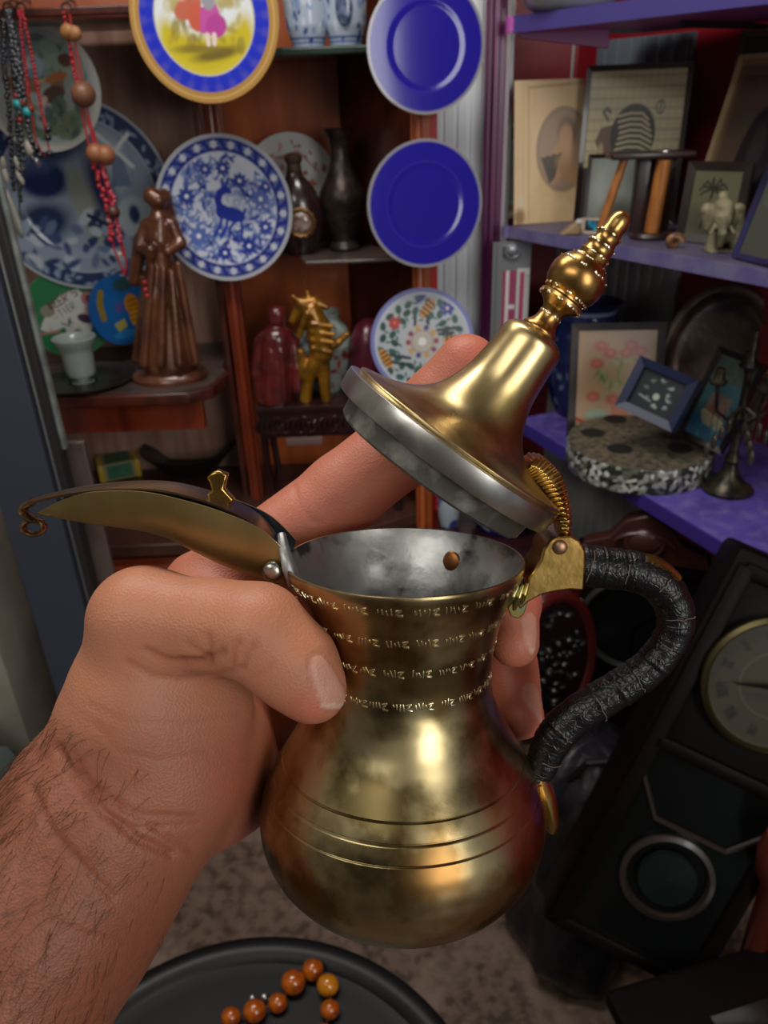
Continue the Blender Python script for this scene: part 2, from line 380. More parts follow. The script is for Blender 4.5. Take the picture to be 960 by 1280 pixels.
for sd in (0, 1):
    for i in range(60):
        w = K*(.0016+.0055*math.sin(math.pi*min(1, (i/59)**.8*.62+.02))); A = PL(cen[i][0], cen[i][1], w)*(1, 0, 1); dr = .0003+.0004*math.sin(math.pi*i/59)
        for k in range(SG): q = -1+2*k/(SG-1); vs.append((A[0], w*q, A[2]-dr*q*q-(.0007 if sd else 0)))
o2 = 60*SG
for sd in (0, 1):
    for i in range(59):
        for k in range(SG-1): a = sd*o2+i*SG+k; f = (a, a+1, a+SG+1, a+SG); fs.append(f if sd else f[::-1])
for i in range(59):
    for k in (0, SG-1): a = i*SG+k; fs.append((a, a+SG, a+SG+o2, a+o2))
for i in (0, 59):
    for k in range(SG-1): a = i*SG+k; fs.append((a, a+1, a+1+o2, a+o2))
mb.add(vs, fs)
curl = spl([(40, 628), (31, 633), (29, 640), (36, 646), (42, 650)], 16); mb.tube([PL(*p) for p in curl], .0013*K, 8, flat=2.2, nrm=(0, 1, 0))
ringp = [PL(42+13*math.cos(t), 659+9*math.sin(t)) for t in np.linspace(0, 2*math.pi, 24, endpoint=False)]; mb.tube(ringp, .0009*K, 8, closed=True, flat=2.4, nrm=(0, 1, 0))
cover = mb.build('spout_cover', mat('spout_cover_brass', '9c8a66', .3, 1, col2='6f5a48', ns=30), spout)
mb = MB(); kn = [(254, 621), (266, 612), (263, 601), (259, 596), (266, 590), (273, 587), (286, 592), (283, 602), (281, 610), (294, 624), (286, 630)]
mb.prism([(PL(*p)[0], PL(*p)[2]) for p in kn], -.0016, .0016); mb.build('thumb_tab', brass_edge, spout, bev=.0005)
def ringrivet(x, y, yo, r, m, par, nm='rivet'):
    b = MB(); p = PL(x, y, yo); b.ball(p, (r, r*.55, r), 18); return b.build(nm, m, par)
ringrivet(341, 714, -.0105*K, .0034*K, mat('grey_rivet', 'a5a39b', .3, 1, bump=('noise', 300, .5, .0006)), spout)
# soldered seam where the spout meets the pot
mb = MB(); mb.tube([PL(x, y, yo) for x, y, yo in ((352, 668, -.004), (356, 690, -.009), (362, 712, -.011), (368, 730, -.010), (376, 742, -.007))], [.0012, .0016, .002, .0018, .0008], 10, flat=.8); mb.build('solder_seam', tin, spout)
# ---- lid
lb, lt = PL(566, 553), PL(779, 262); la = (lt-lb)/np.linalg.norm(lt-lb); lph = math.atan2(la[0], la[2]); LL = np.linalg.norm(lt-lb); sc = LL/361.
LM = T(lb) @ Matrix.Rotation(lph, 4, 'Y')
lid = bpy.data.objects.new('lid', None); COL.objects.link(lid); lid.parent = pot; lid.matrix_local = LM; lid['label'] = 'bell-shaped brass lid tipped open'
def lp(pts): return [(r*sc, t*sc) for t, r in pts]
bell = [(4, 160), (9, 163), (12, 161), (14, 150), (18, 130), (26, 106), (36, 88), (48, 74), (62, 64), (80, 56), (100, 50), (125, 46.5), (150, 44.5), (164, 43.5), (172, 41), (178, 34), (181, 27), (182, 20)]
bs = spl(bell, 110)
mb = MB(); mb.lathe(lp([tuple(x) for x in bs]), 96, M=T((.0012, 0, 0))); mb.build('bell', brass_lid, lid)
mb = MB(); mb.lathe(lp([(6, 120), (6, 160), (5, 166), (4.5, 169.5), (4, 170), (-5, 170.5), (-23, 168), (-24, 167.5), (-25, 164), (-26, 145)]), 96, ripple=lambda t, z: .005*math.sin(5*t+1)+.003*math.sin(9*t)); mb.build('rim_band', silver, lid)
mb = MB(); mb.lathe(lp([(-20, 152), (-27, 150), (-33, 147), (-50, 145), (-53, 142), (-52, 138), (-36, 134), (-28, 110), (-26, .1)]), 96, ripple=lambda t, z: .006*math.sin(7*t)+.003*math.sin(17*t)); mb.build('inner_ring', tin_dark, lid)
fin = [(180, 24), (183, 25), (186, 24), (190, 20), (196, 16.5), (205, 15), (213, 16), (219, 21), (223, 27), (227, 31), (231, 31), (234, 27), (236, 27), (240, 32), (247, 36), (256, 38), (266, 38), (275, 35), (282, 30), (288, 24),
       (291, 20), (293, 20.5), (297, 21), (300, 19), (306, 17.5), (311, 19.5), (314, 17), (320, 15), (326, 17), (329, 15), (336, 13.5), (344, 14), (352, 12.5), (358, 8), (361, 2), (361.5, .1)]
mb = MB(); mb.lathe(lp(fin), 48, M=T((.001, 0, 0))); finial = mb.build('finial', mat('gilt_brass', 'c19a5c', .3, 1, col2='9a7440', ns=90, bump=('noise', 220, .2, .0004)), lid)
mb = MB(); g = random.Random(3)
for t, r in ((226, 31), (238, 31), (275, 35.5), (287, 25), (297, 21), (311, 19.5), (327, 17), (206, 15.5)):
    n = int(r*1.1)
    for k in range(n):
        if g.random() < .45: continue
        a = 2*math.pi*k/n+g.uniform(-.08, .08); M = T((.001, 0, 0)) @ Rz(math.degrees(a)) @ T((0, -r*sc+.00006, t*sc)) @ Ry(g.uniform(-40, 40)); mb.box((0, 0, 0), (.0010, .0003, .0006), M, bev=.0001)
mb.build('chased_marks', stampm, finial)
# ---- hinge
def P2(x, y): p = PL(x, y); return (p[0], p[2])
hinge = MB().prism([P2(*p) for p in [(640, 742), (652, 733), (655, 712), (664, 700), (670, 690), (673, 678), (680, 668), (692, 662), (706, 661), (717, 667), (724, 680), (724, 700), (722, 728), (706, 727), (690, 729), (672, 733), (655, 742), (645, 752)]], -.0085*K, .0085*K).build('hinge_bracket', brass_edge, pot, bev=.0006)
hinge['label'] = 'yellow brass hinge bracket'
ringrivet(700, 684, -.0085*K, .0025*K, mat('pink_rivet', 'b08a70', .45, 1), hinge)
leaf = MB(); o = [(700, 668), (706, 650), (704, 630), (699, 608), (692, 592), (681, 577), (668, 571), (657, 575), (660, 588), (670, 598), (682, 612), (691, 630), (694, 648), (688, 664)]
a1 = spl([(697, 664), (693, 642), (686, 625), (676, 609), (666, 597), (658, 588), (654, 582)], 19); a2 = spl([(706, 664), (707, 641), (704, 620), (699, 602), (691, 586), (677, 573), (661, 572)], 19)
leaf.prism([P2(*p) for p in list(a1)+list(a2)[::-1]], -.0065*K, .0065*K)
for i in range(18):
    A = PL(*a1[i]); B = PL(*a2[i]); leaf.tube([A+(0, -.0066*K, 0), (A+B)/2+(0, -.0078*K, 0), B+(0, -.0062*K, 0), B+(0, .006*K, 0)], .0009*K, 6)
leaf.build('ribbed_hinge_leaf', brass_edge, hinge, bev=.0003)
low = MB(); low.prism([P2(*p) for p in [(662, 728), (655, 742), (650, 757), (643, 763), (634, 760), (630, 750), (636, 742), (648, 726)]], -.008*K, .006*K)
for x0, y0, x1, y1 in ((660, 728, 650, 757), (654, 730, 642, 762), (648, 732, 634, 757)): low.tube([PL(x0, y0, -.008*K), PL((x0+x1)/2, (y0+y1)/2, -.009*K), PL(x1, y1, -.0075*K)], [.0008*K, .0013*K, .0008*K], 8)
low.build('ribbed_collar', mat('green_brass', 'a79a5c', .35, 1, col2='7fa68c', ns=150, nmix=(.5, .7)), hinge, bev=.0004)
# ---- handle
leather = mat('black_cracked_leather', '060608', .36, 0, bump=('crack', 560, .22, .0005), spec=.45, col2='0c0c0f', ns=120, stretch=(1, 1.3, 1))
hp = spl([(716, 704), (735, 707), (765, 711), (795, 715), (822, 728), (840, 752), (845, 778), (836, 803), (814, 832), (786, 853), (755, 872), (722, 893), (698, 915), (684, 938), (676, 958), (668, 972)], 260)
hr = np.interp(np.linspace(0, 1, 260), [0, .05, .12, .3, .45, .6, .8, 1], [24, 26.5, 26.5, 24.5, 22.5, 24, 25, 19])*D0/F
L_ = np.linspace(0, 19, 260); hr = hr*(1+.05*((L_ % 1)-.5)+.012*rng.standard_normal(260)); mb = MB()
mb.tube([PL(*p) for p in hp], list(hr), 26, nrm=(0, 1, 0))
handle = mb.build('handle', leather, pot); handle['label'] = 'handle wrapped in cracked black leather'
g = random.Random(12); mb = MB(); mb2 = MB(); HP = [Vector(PL(*p)) for p in hp]
for k in range(9):       # raised edges of the winding and peeling flakes
    i = int(14+k*27); t = (HP[i+1]-HP[i-1]).normalized(); u = Vector((0, 1, 0)); w = t.cross(u); r = hr[i]*1.02
    path = []; a0 = g.uniform(2.4, 3.4); a1_ = a0+g.uniform(.8, 2.2)
    for q in np.linspace(a0, a1_, 9): j = min(max(int(i+(q-a0)*g.uniform(1, 3)), 0), 259); path.append(HP[j]+(w*math.cos(q+1.2)-u*abs(math.sin(q+1.2)))*r)
    mb.tube(path, .00014, 5)
mb.build('frayed_edge', mat('pale_frayed_leather', '6d6058', .6, 0, bump=('noise', 500, .5, .0004)), handle)
mb2 = MB(); aa = spl([(806, 697), (822, 702), (836, 712), (846, 722)], 12); mb2.tube([PL(x, y-0, -.001) for x, y in aa], .0016*K, 8, flat=2.0, nrm=(0, 1, 0)); mb2.build('bare_brass', brass_edge, handle)
mb = MB(); mb.tube([PL(*p) for p in ((672, 966), (678, 985), (684, 1005), (688, 1022), (689, 1036))], [.0024, .0035, .0031, .0026, .0016], 12, flat=1.8, nrm=(0, 1, 0)); mb.build('handle_foot', brass_edge, pot)
# ================================================================== the hand
HR = .00085
lo = cs(0, 0, 0).copy()
def HK(x, y, D): return cs(x, y, D*K)
hand_f = Field((-.155, -.185, -.36*K), (.052, .062, -.185*K), HR)
PALM = [ # x,y,D,rpx  x,y,D,rpx
 (182, 782, .252, 64, 172, 880, .258, 80), (172, 880, .258, 80, 130, 985, .262, 100),          # thumb root
 (232, 880, .268, 84, 210, 960, .268, 90), (210, 960, .268, 88, 140, 1030, .268, 118),           # thenar
 (270, 930, .29, 70, 270, 985, .29, 62),
 (258, 770, .31, 58, 262, 900, .315, 68), (262, 900, .315, 66, 280, 975, .31, 62), (280, 975, .31, 62, 160, 1030, .285, 90), # palm edge
 (250, 780, .30, 55, 200, 900, .285, 80),
 (130, 1030, .268, 122, 60, 1130, .262, 138), (60, 1130, .262, 138, -40, 1280, .25, 150), (-40, 1280, .25, 150, -120, 1400, .24, 158),  # wrist, forearm
]
THUMB = [(178, 772, .248, 61, 268, 782, .243, 54), (268, 782, .243, 54, 322, 790, .238, 58), (322, 790, .238, 57, 368, 832, .237, 52), (368, 832, .237, 51, 391, 862, .237, 42)]
INDEX = [(252, 735, .315, 48, 290, 715, .315, 46), (290, 715, .315, 47, 430, 616, .322, 49), (430, 616, .322, 51, 500, 560, .322, 50), (500, 560, .322, 50, 548, 505, .317, 45), (548, 505, .317, 45, 583, 458, .312, 40)]
MIDDLE = [(262, 830, .33, 46, 470, 760, .343, 45), (470, 760, .343, 45, 590, 740, .335, 40), (590, 740, .335, 40, 640, 752, .303, 35), (640, 752, .303, 34, 643, 803, .287, 31)]
RING = [(270, 900, .335, 46, 470, 850, .355, 45), (470, 850, .355, 45, 600, 820, .345, 38), (600, 820, .345, 37, 640, 838, .318, 34), (640, 838, .318, 33, 650, 894, .300, 30)]
PINKY = [(280, 960, .33, 42, 440, 950, .372, 38), (440, 950, .372, 38, 560, 935, .372, 32), (560, 935, .372, 32, 606, 950, .355, 27)]
def chain(f, d, L, k):
    for (x1, y1, z1, r1, x2, y2, z2, r2) in L: f.cap(d, HK(x1, y1, z1), HK(x2, y2, z2), r1*z1*K/F, r2*z2*K/F, k)
d = hand_f.new(); chain(hand_f, d, PALM, .010); res = d
for Fg, kk in ((THUMB, .005), (INDEX, .003), (MIDDLE, .003), (RING, .003), (PINKY, .003)):
    e = hand_f.new(); chain(hand_f, e, Fg, kk); np.minimum(e, 1.0, out=e)
    if Fg is THUMB: res = smin(res, e, .007)
    else:
        # fingers join the palm softly, each other hardly at all
        sm = smin(d, e, .005); res = np.minimum(res, sm)
d = res; del e, sm
# the pot presses into the skin: keep the hand off the brass
X = hand_f.ax[0][:, None, None]; Y = hand_f.ax[1][None, :, None]; Z = hand_f.ax[2][None, None, :]
def pdot(v): return (X-borig[0])*np.float32(v[0])+(Y-borig[1])*np.float32(v[1])+(Z-borig[2])*np.float32(v[2])
hgt = pdot(pa); rr_ = np.sqrt(np.maximum(pdot(pxx)**2+pdot(pyy)**2, 0))
potd = np.where((hgt > 0) & (hgt < PH+.0005), (rr_-rad(np.clip(PH-hgt, 0, PH))).astype(np.float32)*.9, np.maximum(np.abs(hgt-PH/2)-PH/2, .0)+np.where(hgt < 0, 0, 0)).astype(np.float32)
potd = np.where(hgt < 0, np.maximum(-hgt, rr_-.03), potd)
d = np.maximum(d, .0004-potd); del potd, hgt, rr_
lo_, h_ = hand_f.lo, hand_f.h; 
V, Fc = surfnet(d, lo_, h_)
g0 = np.gradient  # normals from the field
def trilin(A, P):
    q = (P-lo_)/h_; i = np.clip(np.floor(q).astype(int), 0, np.array(A.shape)-2); f = q-i; r = 0
    for a in (0, 1):
        for b in (0, 1):
            for c in (0, 1): r = r+A[i[:, 0]+a, i[:, 1]+b, i[:, 2]+c]*np.abs(1-a-f[:, 0])*np.abs(1-b-f[:, 1])*np.abs(1-c-f[:, 2])
    return r
def grad(P):
    e = h_; G = np.stack([trilin(d, P+np.eye(3)[i]*e)-trilin(d, P-np.eye(3)[i]*e) for i in range(3)], 1); return G/(np.linalg.norm(G, axis=1, keepdims=True)+1e-9)
Nn = grad(V)
px = 480+F*V[:, 0]/-V[:, 2]; py = 640-F*V[:, 1]/-V[:, 2]
facing = np.clip((-(V/np.linalg.norm(V, axis=1, keepdims=True))*Nn).sum(1)*3, 0, 1)
thumbside = facing*(V[:, 2] > -.300*K)
def pld(pts):
    dd = np.full(len(V), 1e3)
    for (a, b), (e, f) in zip(pts[:-1], pts[1:]):
        l = (e-a)**2+(f-b)**2; t = np.clip(((px-a)*(e-a)+(py-b)*(f-b))/l, 0, 1); dd = np.minimum(dd, np.hypot(px-a-t*(e-a), py-b-t*(f-b)))
    return dd
disp = np.zeros(len(V)); tint = np.zeros(len(V))
CREASES = [ # points, width px, depth mm
 ([(226, 826), (252, 826), (278, 815)], 5, 1.0), ([(182, 812), (205, 824), (232, 830), (260, 830)], 5, .8), ([(160, 828), (190, 845), (225, 850), (268, 845), (300, 836)], 4.5, .6),
 ([(258, 822), (262, 808), (260, 795)], 4.5, .6), ([(290, 830), (291, 815), (298, 803)], 4.5, .6), ([(304, 834), (308, 818), (318, 806)], 4.5, .6), ([(235, 805), (250, 815), (262, 826)], 4, .5),
 ([(72, 935), (95, 975), (130, 1015), (170, 1048), (215, 1068)], 6, 1.3), ([(98, 965), (130, 1000), (175, 1020), (240, 1022)], 5, .8), ([(40, 985), (65, 1040), (110, 1090), (140, 1120)], 5, .7), ([(125, 1020), (170, 1035), (245, 1030)], 4, .6),
 ([(90, 940), (110, 975), (150, 1005)], 4, .5), ([(120, 905), (150, 940), (200, 950), (260, 940)], 4, .25), ([(110, 880), (150, 900), (230, 905), (300, 890)], 4, .22), ([(60, 1150), (110, 1170), (150, 1175)], 5, .35),
 ([(188, 1030), (215, 1050), (240, 1065)], 4.5, .7), ([(318, 845), (330, 840), (340, 830)], 4, .3)]
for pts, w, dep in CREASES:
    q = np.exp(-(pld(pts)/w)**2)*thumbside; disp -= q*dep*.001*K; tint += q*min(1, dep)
back = facing*(V[:, 2] < -.290*K)
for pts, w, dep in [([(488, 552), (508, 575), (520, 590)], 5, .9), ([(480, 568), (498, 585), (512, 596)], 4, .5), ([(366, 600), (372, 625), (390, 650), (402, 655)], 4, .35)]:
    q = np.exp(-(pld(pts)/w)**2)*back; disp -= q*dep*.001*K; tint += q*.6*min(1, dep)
# nails : raised, slightly flat plates
NC = [(cs(411, 853, .237*K-.010), 26, (386, 812), (438, 892))]
def inpoly(pts):
    ins = np.zeros(len(V), bool); n = len(pts)
    for i in range(n):
        (x1, y1), (x2, y2) = pts[i], pts[(i+1) % n]
        if y1 == y2: continue
        ins ^= ((py < y1) != (py < y2)) & (px < (x2-x1)*(py-y1)/(y2-y1)+x1)
    return ins
NAILS = [([(387, 832), (389, 822), (396, 817), (405, 820), (414, 830), (424, 846), (432, 862), (435, 876), (433, 884), (424, 888), (410, 888), (402, 886), (396, 872), (390, 852)], thumbside > 0.05),
         ([(651, 790), (652, 774), (658, 765), (666, 764), (672, 772), (673, 792), (671, 812), (665, 822), (660, 812), (655, 800)], (px > 600) & (facing > -1)), ([(651, 872), (652, 858), (658, 850), (668, 852), (675, 862), (679, 880), (680, 900), (677, 906), (668, 894), (658, 882)], (px > 600) & (facing > -1))]
nail = np.zeros(len(V), bool)
for pts, ok in NAILS: nail |= inpoly(pts) & ok & (facing > .02)
nsm = np.zeros(len(V))
for (pts, ok) in NAILS:
    q = pld(pts+pts[:1]); m = ok & (facing > .02)
    disp -= np.where(m, np.exp(-(q/3.2)**2)*.00040*K, 0); nsm = np.maximum(nsm, np.clip(q/3.0, 0, 1)*inpoly(pts)*m)
V2 = V+Nn*(disp+nail*.00018)[:, None]
# skin colour : warm, redder on the fingertips and knuckles, tan plus painted shade over lower palm and forearm
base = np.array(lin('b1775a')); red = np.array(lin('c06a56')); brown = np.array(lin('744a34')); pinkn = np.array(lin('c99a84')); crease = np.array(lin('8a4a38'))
c = np.tile(base, (len(V), 1))
def mixc(m, col):
    global c
    m = np.clip(m, 0, 1)[:, None]; c = c*(1-m)+col*m
mixc(np.clip((V[:, 2] < -.285*K)*.55, 0, 1), red); mixc((px > 560)*.5, red)
mixc(np.exp(-(((px-300)/45)**2+((py-985)/75)**2))*.7, red); mixc(np.exp(-(((px-385)/35)**2+((py-890)/25)**2))*.6, red)
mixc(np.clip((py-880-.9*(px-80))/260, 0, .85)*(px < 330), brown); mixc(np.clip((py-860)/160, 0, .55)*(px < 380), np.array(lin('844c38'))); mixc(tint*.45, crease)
# fine mottling
ph = np.sin(V[:, 0]*900+3*np.sin(V[:, 1]*500))*np.sin(V[:, 1]*830+2*np.sin(V[:, 2]*700)); mixc(.08+.08*ph, red)
nailm = nsm; mixc(nailm*.75, pinkn)
tipn = nailm*(((px > 395) & (py > 879) & (px < 500)) | ((px > 600) & ((np.abs(py-817) < 6) | (np.abs(py-904) < 5)))); mixc(tipn*.4, np.array(lin('e2cfc0')))
skin = mat('skin', attr=True, rough=.48, sss=.12, bump=('voro', 1400, .22, .0006), spec=.35)
nailmat = mat('nail', attr=True, rough=.33, spec=.5)
mi = nail[Fc].all(1).astype(int)
person = thing('person', 'bare hairy left hand and forearm gripping the brass coffee pot by its neck', 'person', CW @ T(cs(-40, 1280, .25*K)))
inv = cs(-40, 1280, .25*K)
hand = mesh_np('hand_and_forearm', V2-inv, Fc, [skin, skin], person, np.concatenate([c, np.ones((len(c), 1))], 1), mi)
# dark hairs on forearm and wrist
sel = np.where((facing > .15) & (((py-905) > .62*(px-95)) & (px > -80) & (py < 1330) & (px < 215) & (py > 880)))[0]
g = np.random.default_rng(5); wgt = np.clip(1.1-(px[sel]+.25*(py[sel]-900))/230, .04, 1); wgt /= wgt.sum(); pick = g.choice(sel, 700, replace=False, p=wgt)
mb = MB()
for i in pick:
    p = V2[i]-inv; n = Nn[i]; a = math.radians(g.uniform(195, 260)); dr = np.array([math.cos(a), math.sin(a), 0]); dr -= n*dr.dot(n); dr /= np.linalg.norm(dr)+1e-9
    ln = g.uniform(.005, .015)*K; sd = np.cross(n, dr)*g.uniform(-.4, .4)
    pts = [p-n*.0003, p+dr*ln*.35+n*.0007, p+dr*ln*.7+sd*ln*.25+n*.0008, p+dr*ln+sd*ln*.6+n*.0004]
    mb.tube([tuple(q) for q in pts], [.00005, .00005, .00004, .00001], 3)
hairs = mb.build('arm_hair', mat('dark_hair', '3a2418', .5), person, fixn=False); hairs['kind'] = 'stuff'; hairs['label'] = 'dark hair on the forearm'
# ================================================================== room
floor_m = mat('mottled_floor', '6f5a4c', .55, col2='473529', ns=38, nmix=(.45, .6), col3='8a7566', ns3=9, bump=('noise', 60, .2, .002))
red_w = mat('red_wall', '8a1420', .45, col2='74101a', ns=3)
cream_w = mat('dull_plaster', '8f8a84', .8, col2='7d7872', ns=2)
def wallbox(name, c, d, m, M=None): b = MB(); b.box(c, d); o = b.build(name, m); o.matrix_world = M or Matrix.Identity(4); return struct(o)
wallbox('floor', (0, -.1, -.02), (3.4, 4.2, .04), floor_m)
wallbox('ceiling', (0, -.1, 2.62), (3.4, 4.2, .04), cream_w)
wallbox('wall_back', (0, 1.9, 1.3), (3.4, .06, 2.6), red_w)
wallbox('wall_left', (-1.5, -.1, 1.3), (.06, 4.0, 2.6), cream_w)
DR = np.array([.48, -.877]); NRM = np.array([.877, .48]); A0 = np.array([.248, 1.5])
WP = A0+NRM*.345-DR*.5                       # a point of the slanted right wall
MW = Matrix(((DR[0], NRM[0], 0, WP[0]), (DR[1], NRM[1], 0, WP[1]), (0, 0, 1, 0), (0, 0, 0, 1)))
wallbox('wall_right', (1.4, .03, 1.3), (2.9, .06, 2.6), red_w, MW)
wallbox('wall_front', (-.55, -2.0, 1.3), (2.0, .06, 2.6), cream_w); 
def onWall(x, y, off=0):
    d = ray(x, y); n = np.array([NRM[0], NRM[1], 0]); p0 = np.array([WP[0], WP[1], 0])-n*off; return CAM+d*((p0-CAM).dot(n)/d.dot(n))
def wl(p): return MW.inverted() @ Vector(p)
grey_p = mat('grey_corrugated_panel', 'b4b8b8', .5, col2='a0a4a4', ns=6)
def wallstrip(i, x0, x1, y, z0, z1, m, th=.012):
    a, b = wl(onWall(x0, y)).x, wl(onWall(x1, y)).x; mb = MB(); mb.box(((a+b)/2, -th/2, (z0+z1)/2), (abs(b-a), th, z1-z0)); n = max(2, int(abs(b-a)/.03))
    for k in range(n): mb.box((a+(b-a)*(k+.5)/n, -th-.001, (z0+z1)/2), (abs(b-a)/n*.55, .003, z1-z0))
    o = mb.build('trim_%d' % i, m, bev=.001); o.matrix_world = MW; struct(o)
wallstrip(1, 692, 850, 360, .4, 1.26, grey_p)
wallstrip(2, 692, 722, 60, 1.285, 1.58, mat('white_panel', 'b7bcc0', .5))
wallstrip(3, 752, 870, 60, 1.285, 1.58, mat('blue_grey_panel', '67707a', .5))
# white slatted panel, red edge and purple post between cabinet and shelves
b = MB(); b.box((.185, 1.60, 1.05), (.15, .012, 2.1))
for k in range(6): b.box((.122+k*.024, 1.592, 1.05), (.018, .006, 2.1))
struct(b.build('trim_4', mat('white_slat_panel', 'dde3e6', .45), bev=.001))
b = MB(); b.box((.1115, 1.53, 1.05), (.012, .05, 2.1)); struct(b.build('trim_5', mat('red_edge', 'c01a24', .4)))
b = MB(); b.box((.222, 1.565, 1.05), (.036, .03, 2.1)); b.box((.222, 1.545, 1.05), (.012, .012, 2.1)); b.box((.207, 1.547, 1.05), (.005, .006, 2.1)); struct(b.build('trim_6', mat('purple_post', '5c2350', .3, coat=.4), bev=.003))
b = MB(); b.box((.243, 1.565, 1.05), (.007, .03, 2.1)); struct(b.build('trim_7', mat('pale_edge', '9a8f94', .4)))
# ================================================================== display cabinet
wood_o = mat('orange_wood', 'b2592a', .38, col2='94441c', ns=5, nmix=(.35, .65), stretch=(6, 6, .8), coat=.3)
wood_r = mat('red_brown_wood', '7c3018', .3, col2='5a2010', ns=6, stretch=(5, 5, .7), coat=.4)
wood_d = mat('dark_red_wood', '4c2014', .35, col2='341510', ns=9, stretch=(3, 3, 1), coat=.3)
wood_p = mat('pinkish_wood', 'a58272', .4, col2='8c6654', ns=7, stretch=(5, 5, .6), coat=.3)
dusty = mat('dusty_dark_shelf', '52443f', .4, col2='3c302c', ns=14, coat=.3)
cab = thing('display_cabinet', 'orange-brown wooden display cabinet with shelves holding plates and figurines', 'cabinet', T((-.3, 1.65, 0)))
CI = cab.matrix_world.inverted()
def cpart(name, m, par=cab, bev=.002): global b; o = b.build(name, m, par, bev=bev); o.data.transform(CI); return o
b = MB(); b.box((-.1, 1.785, 1.2), (.42, .015, 2.4)); cpart('back_panel', wood_o)
b = MB(); b.box((-.62, 1.80, 1.2), (.62, .015, 2.4)); cpart('back_panel', wood_p)
b = MB(); b.box((-.315, 1.70, 1.2), (.012, .18, 2.4)); cpart('divider', wood_d)
b = MB(); b.box((-.286, 1.61, 1.2), (.03, .03, 2.4)); b.tube([(-.286, 1.595, 0), (-.286, 1.595, 2.4)], .009, 12); cpart('front_post', wood_r, bev=.004)
b = MB(); b.prism([(.075, 0), (.09, 0), (.09, 2.4), (.075, 2.4)], 0, .01); b = MB(); b.add([(.085, 1.52, 0), (-.06, 1.78, 0), (-.05, 1.785, 0), (.1, 1.52, 0), (.085, 1.52, 2.4), (-.06, 1.78, 2.4), (-.05, 1.785, 2.4), (.1, 1.52, 2.4)], [(0, 1, 5, 4), (1, 2, 6, 5), (2, 3, 7, 6), (3, 0, 4, 7), (0, 3, 2, 1), (4, 5, 6, 7)]); cpart('side_panel', wood_d, bev=0)
b = MB(); b.box((.088, 1.508, 1.2), (.035, .03, 2.4)); b.tube([(.083, 1.49, 0), (.083, 1.49, 2.4)], .008, 12); cpart('front_post', wood_o, bev=.004)
zt = onY(90, 24, 1.45)[2]
b = MB(); b.box((-.55, 1.47, zt+.05), (.62, .05, .1)); cpart('top_rail', mat('rail_wood', 'a06048', .35, col2='8a4a34', ns=6, coat=.3), bev=.004)
b = MB(); b.box((-.55, 1.60, zt+.01), (.5, .32, .012)); cpart('shelf', wood_d)
glassm = mat('green_glass', '9fb5a8', .08, trans=.55, spec=.5)
def shelfpoly(pts, z0, z1, m, nm='shelf'):
    global b; b = MB(); n = len(pts); b.add([(p[0], p[1], z0) for p in pts]+[(p[0], p[1], z1) for p in pts], [tuple(range(n))[::-1], tuple(range(n, 2*n))]+[(i, (i+1) % n, (i+1) % n+n, i+n) for i in range(n)]); return cpart(nm, m, bev=.003)
shelfpoly([(-.8, 1.44), (-.37, 1.44), (-.325, 1.47), (-.308, 1.56), (-.322, 1.6), (-.322, 1.79), (-.8, 1.79)], .985, 1.0085, wood_d)
shelfpoly([(-.8, 1.45), (-.375, 1.45), (-.333, 1.478), (-.315, 1.565), (-.328, 1.6), (-.328, 1.785), (-.8, 1.785)], 1.0087, 1.01, dusty, 'shelf_top')
b = MB(); b.box((-.57, 1.48, .953), (.44, .02, .062)); cpart('apron', wood_r)
shelfpoly([(-.13, 1.52), (.075, 1.52), (-.055, 1.775), (-.28, 1.775), (-.28, 1.64), (-.15, 1.62)], 1.222, 1.23, dusty, 'glass_shelf')
shelfpoly([(-.14, 1.51), (.078, 1.51), (-.055, 1.775), (-.28, 1.775), (-.28, 1.64)], 1.562, 1.575, mat('green_glass_edge', '2c3a34', .2), 'glass_shelf')
shelfpoly([(-.68, 1.40), (-.1, 1.40), (.08, 1.50), (.08, 1.78), (-.8, 1.78), (-.8, 1.5)], .672, .70, mat('dark_dusty_board', '4a2c22', .4, col2='382019', ns=10, coat=.2))
b = MB(); b.box((-.38, 1.42, .38), (.56, .02, .56)); b.box((-.38, 1.408, .62), (.52, .012, .05)); b.box((-.38, 1.408, .15), (.52, .012, .05)); cpart('drawer_front', wood_r, bev=.004)
b = MB(); b.box((-.02, 1.51, .38), (.22, .02, .62)); cpart('door', wood_d)
b = MB(); b.box((-.38, 1.45, .05), (.56, .06, .1)); cpart('plinth', wood_d)
# sliding glass door edge at the left: blue-grey metal upright, dark channel, pale green glass stile
def vpost(px0, px1, y, Y, z0, z1, th, m, nm, par=cab):
    global b; a, c = onY(px0, y, Y)[0], onY(px1, y, Y)[0]; b = MB(); b.box(((a+c)/2, Y+th/2, (z0+z1)/2), (c-a, th, z1-z0)); return cpart(nm, m, par, bev=.002)
door = vpost(-40, 38, 500, 1.22, .0, 2.2, .03, mat('blue_grey_metal', '464d5a', .4, metal=.3), 'sliding_door_frame')
vpost(38, 58, 500, 1.235, .0, 2.2, .03, mat('dark_channel', '2c2829', .4), 'door_channel', cab)
vpost(44, 47, 500, 1.23, .0, 2.2, .006, mat('steel_bead', '8b8d8e', .35, metal=.6), 'steel_bead', cab)
st = vpost(54, 68, 500, 1.25, .98, 2.2, .012, mat('pale_green_glass', '8a948e', .25, col2='6a6f6b', ns=30, spec=.6), 'glass_stile', cab)
vpost(62, 92, 500, 1.27, .0, .985, .012, mat('smoky_glass_stile', '4a403d', .2, col2='5d4f4a', ns=10), 'glass_stile', cab)
def onDoor(x, y): return onY(x, y, 1.25)
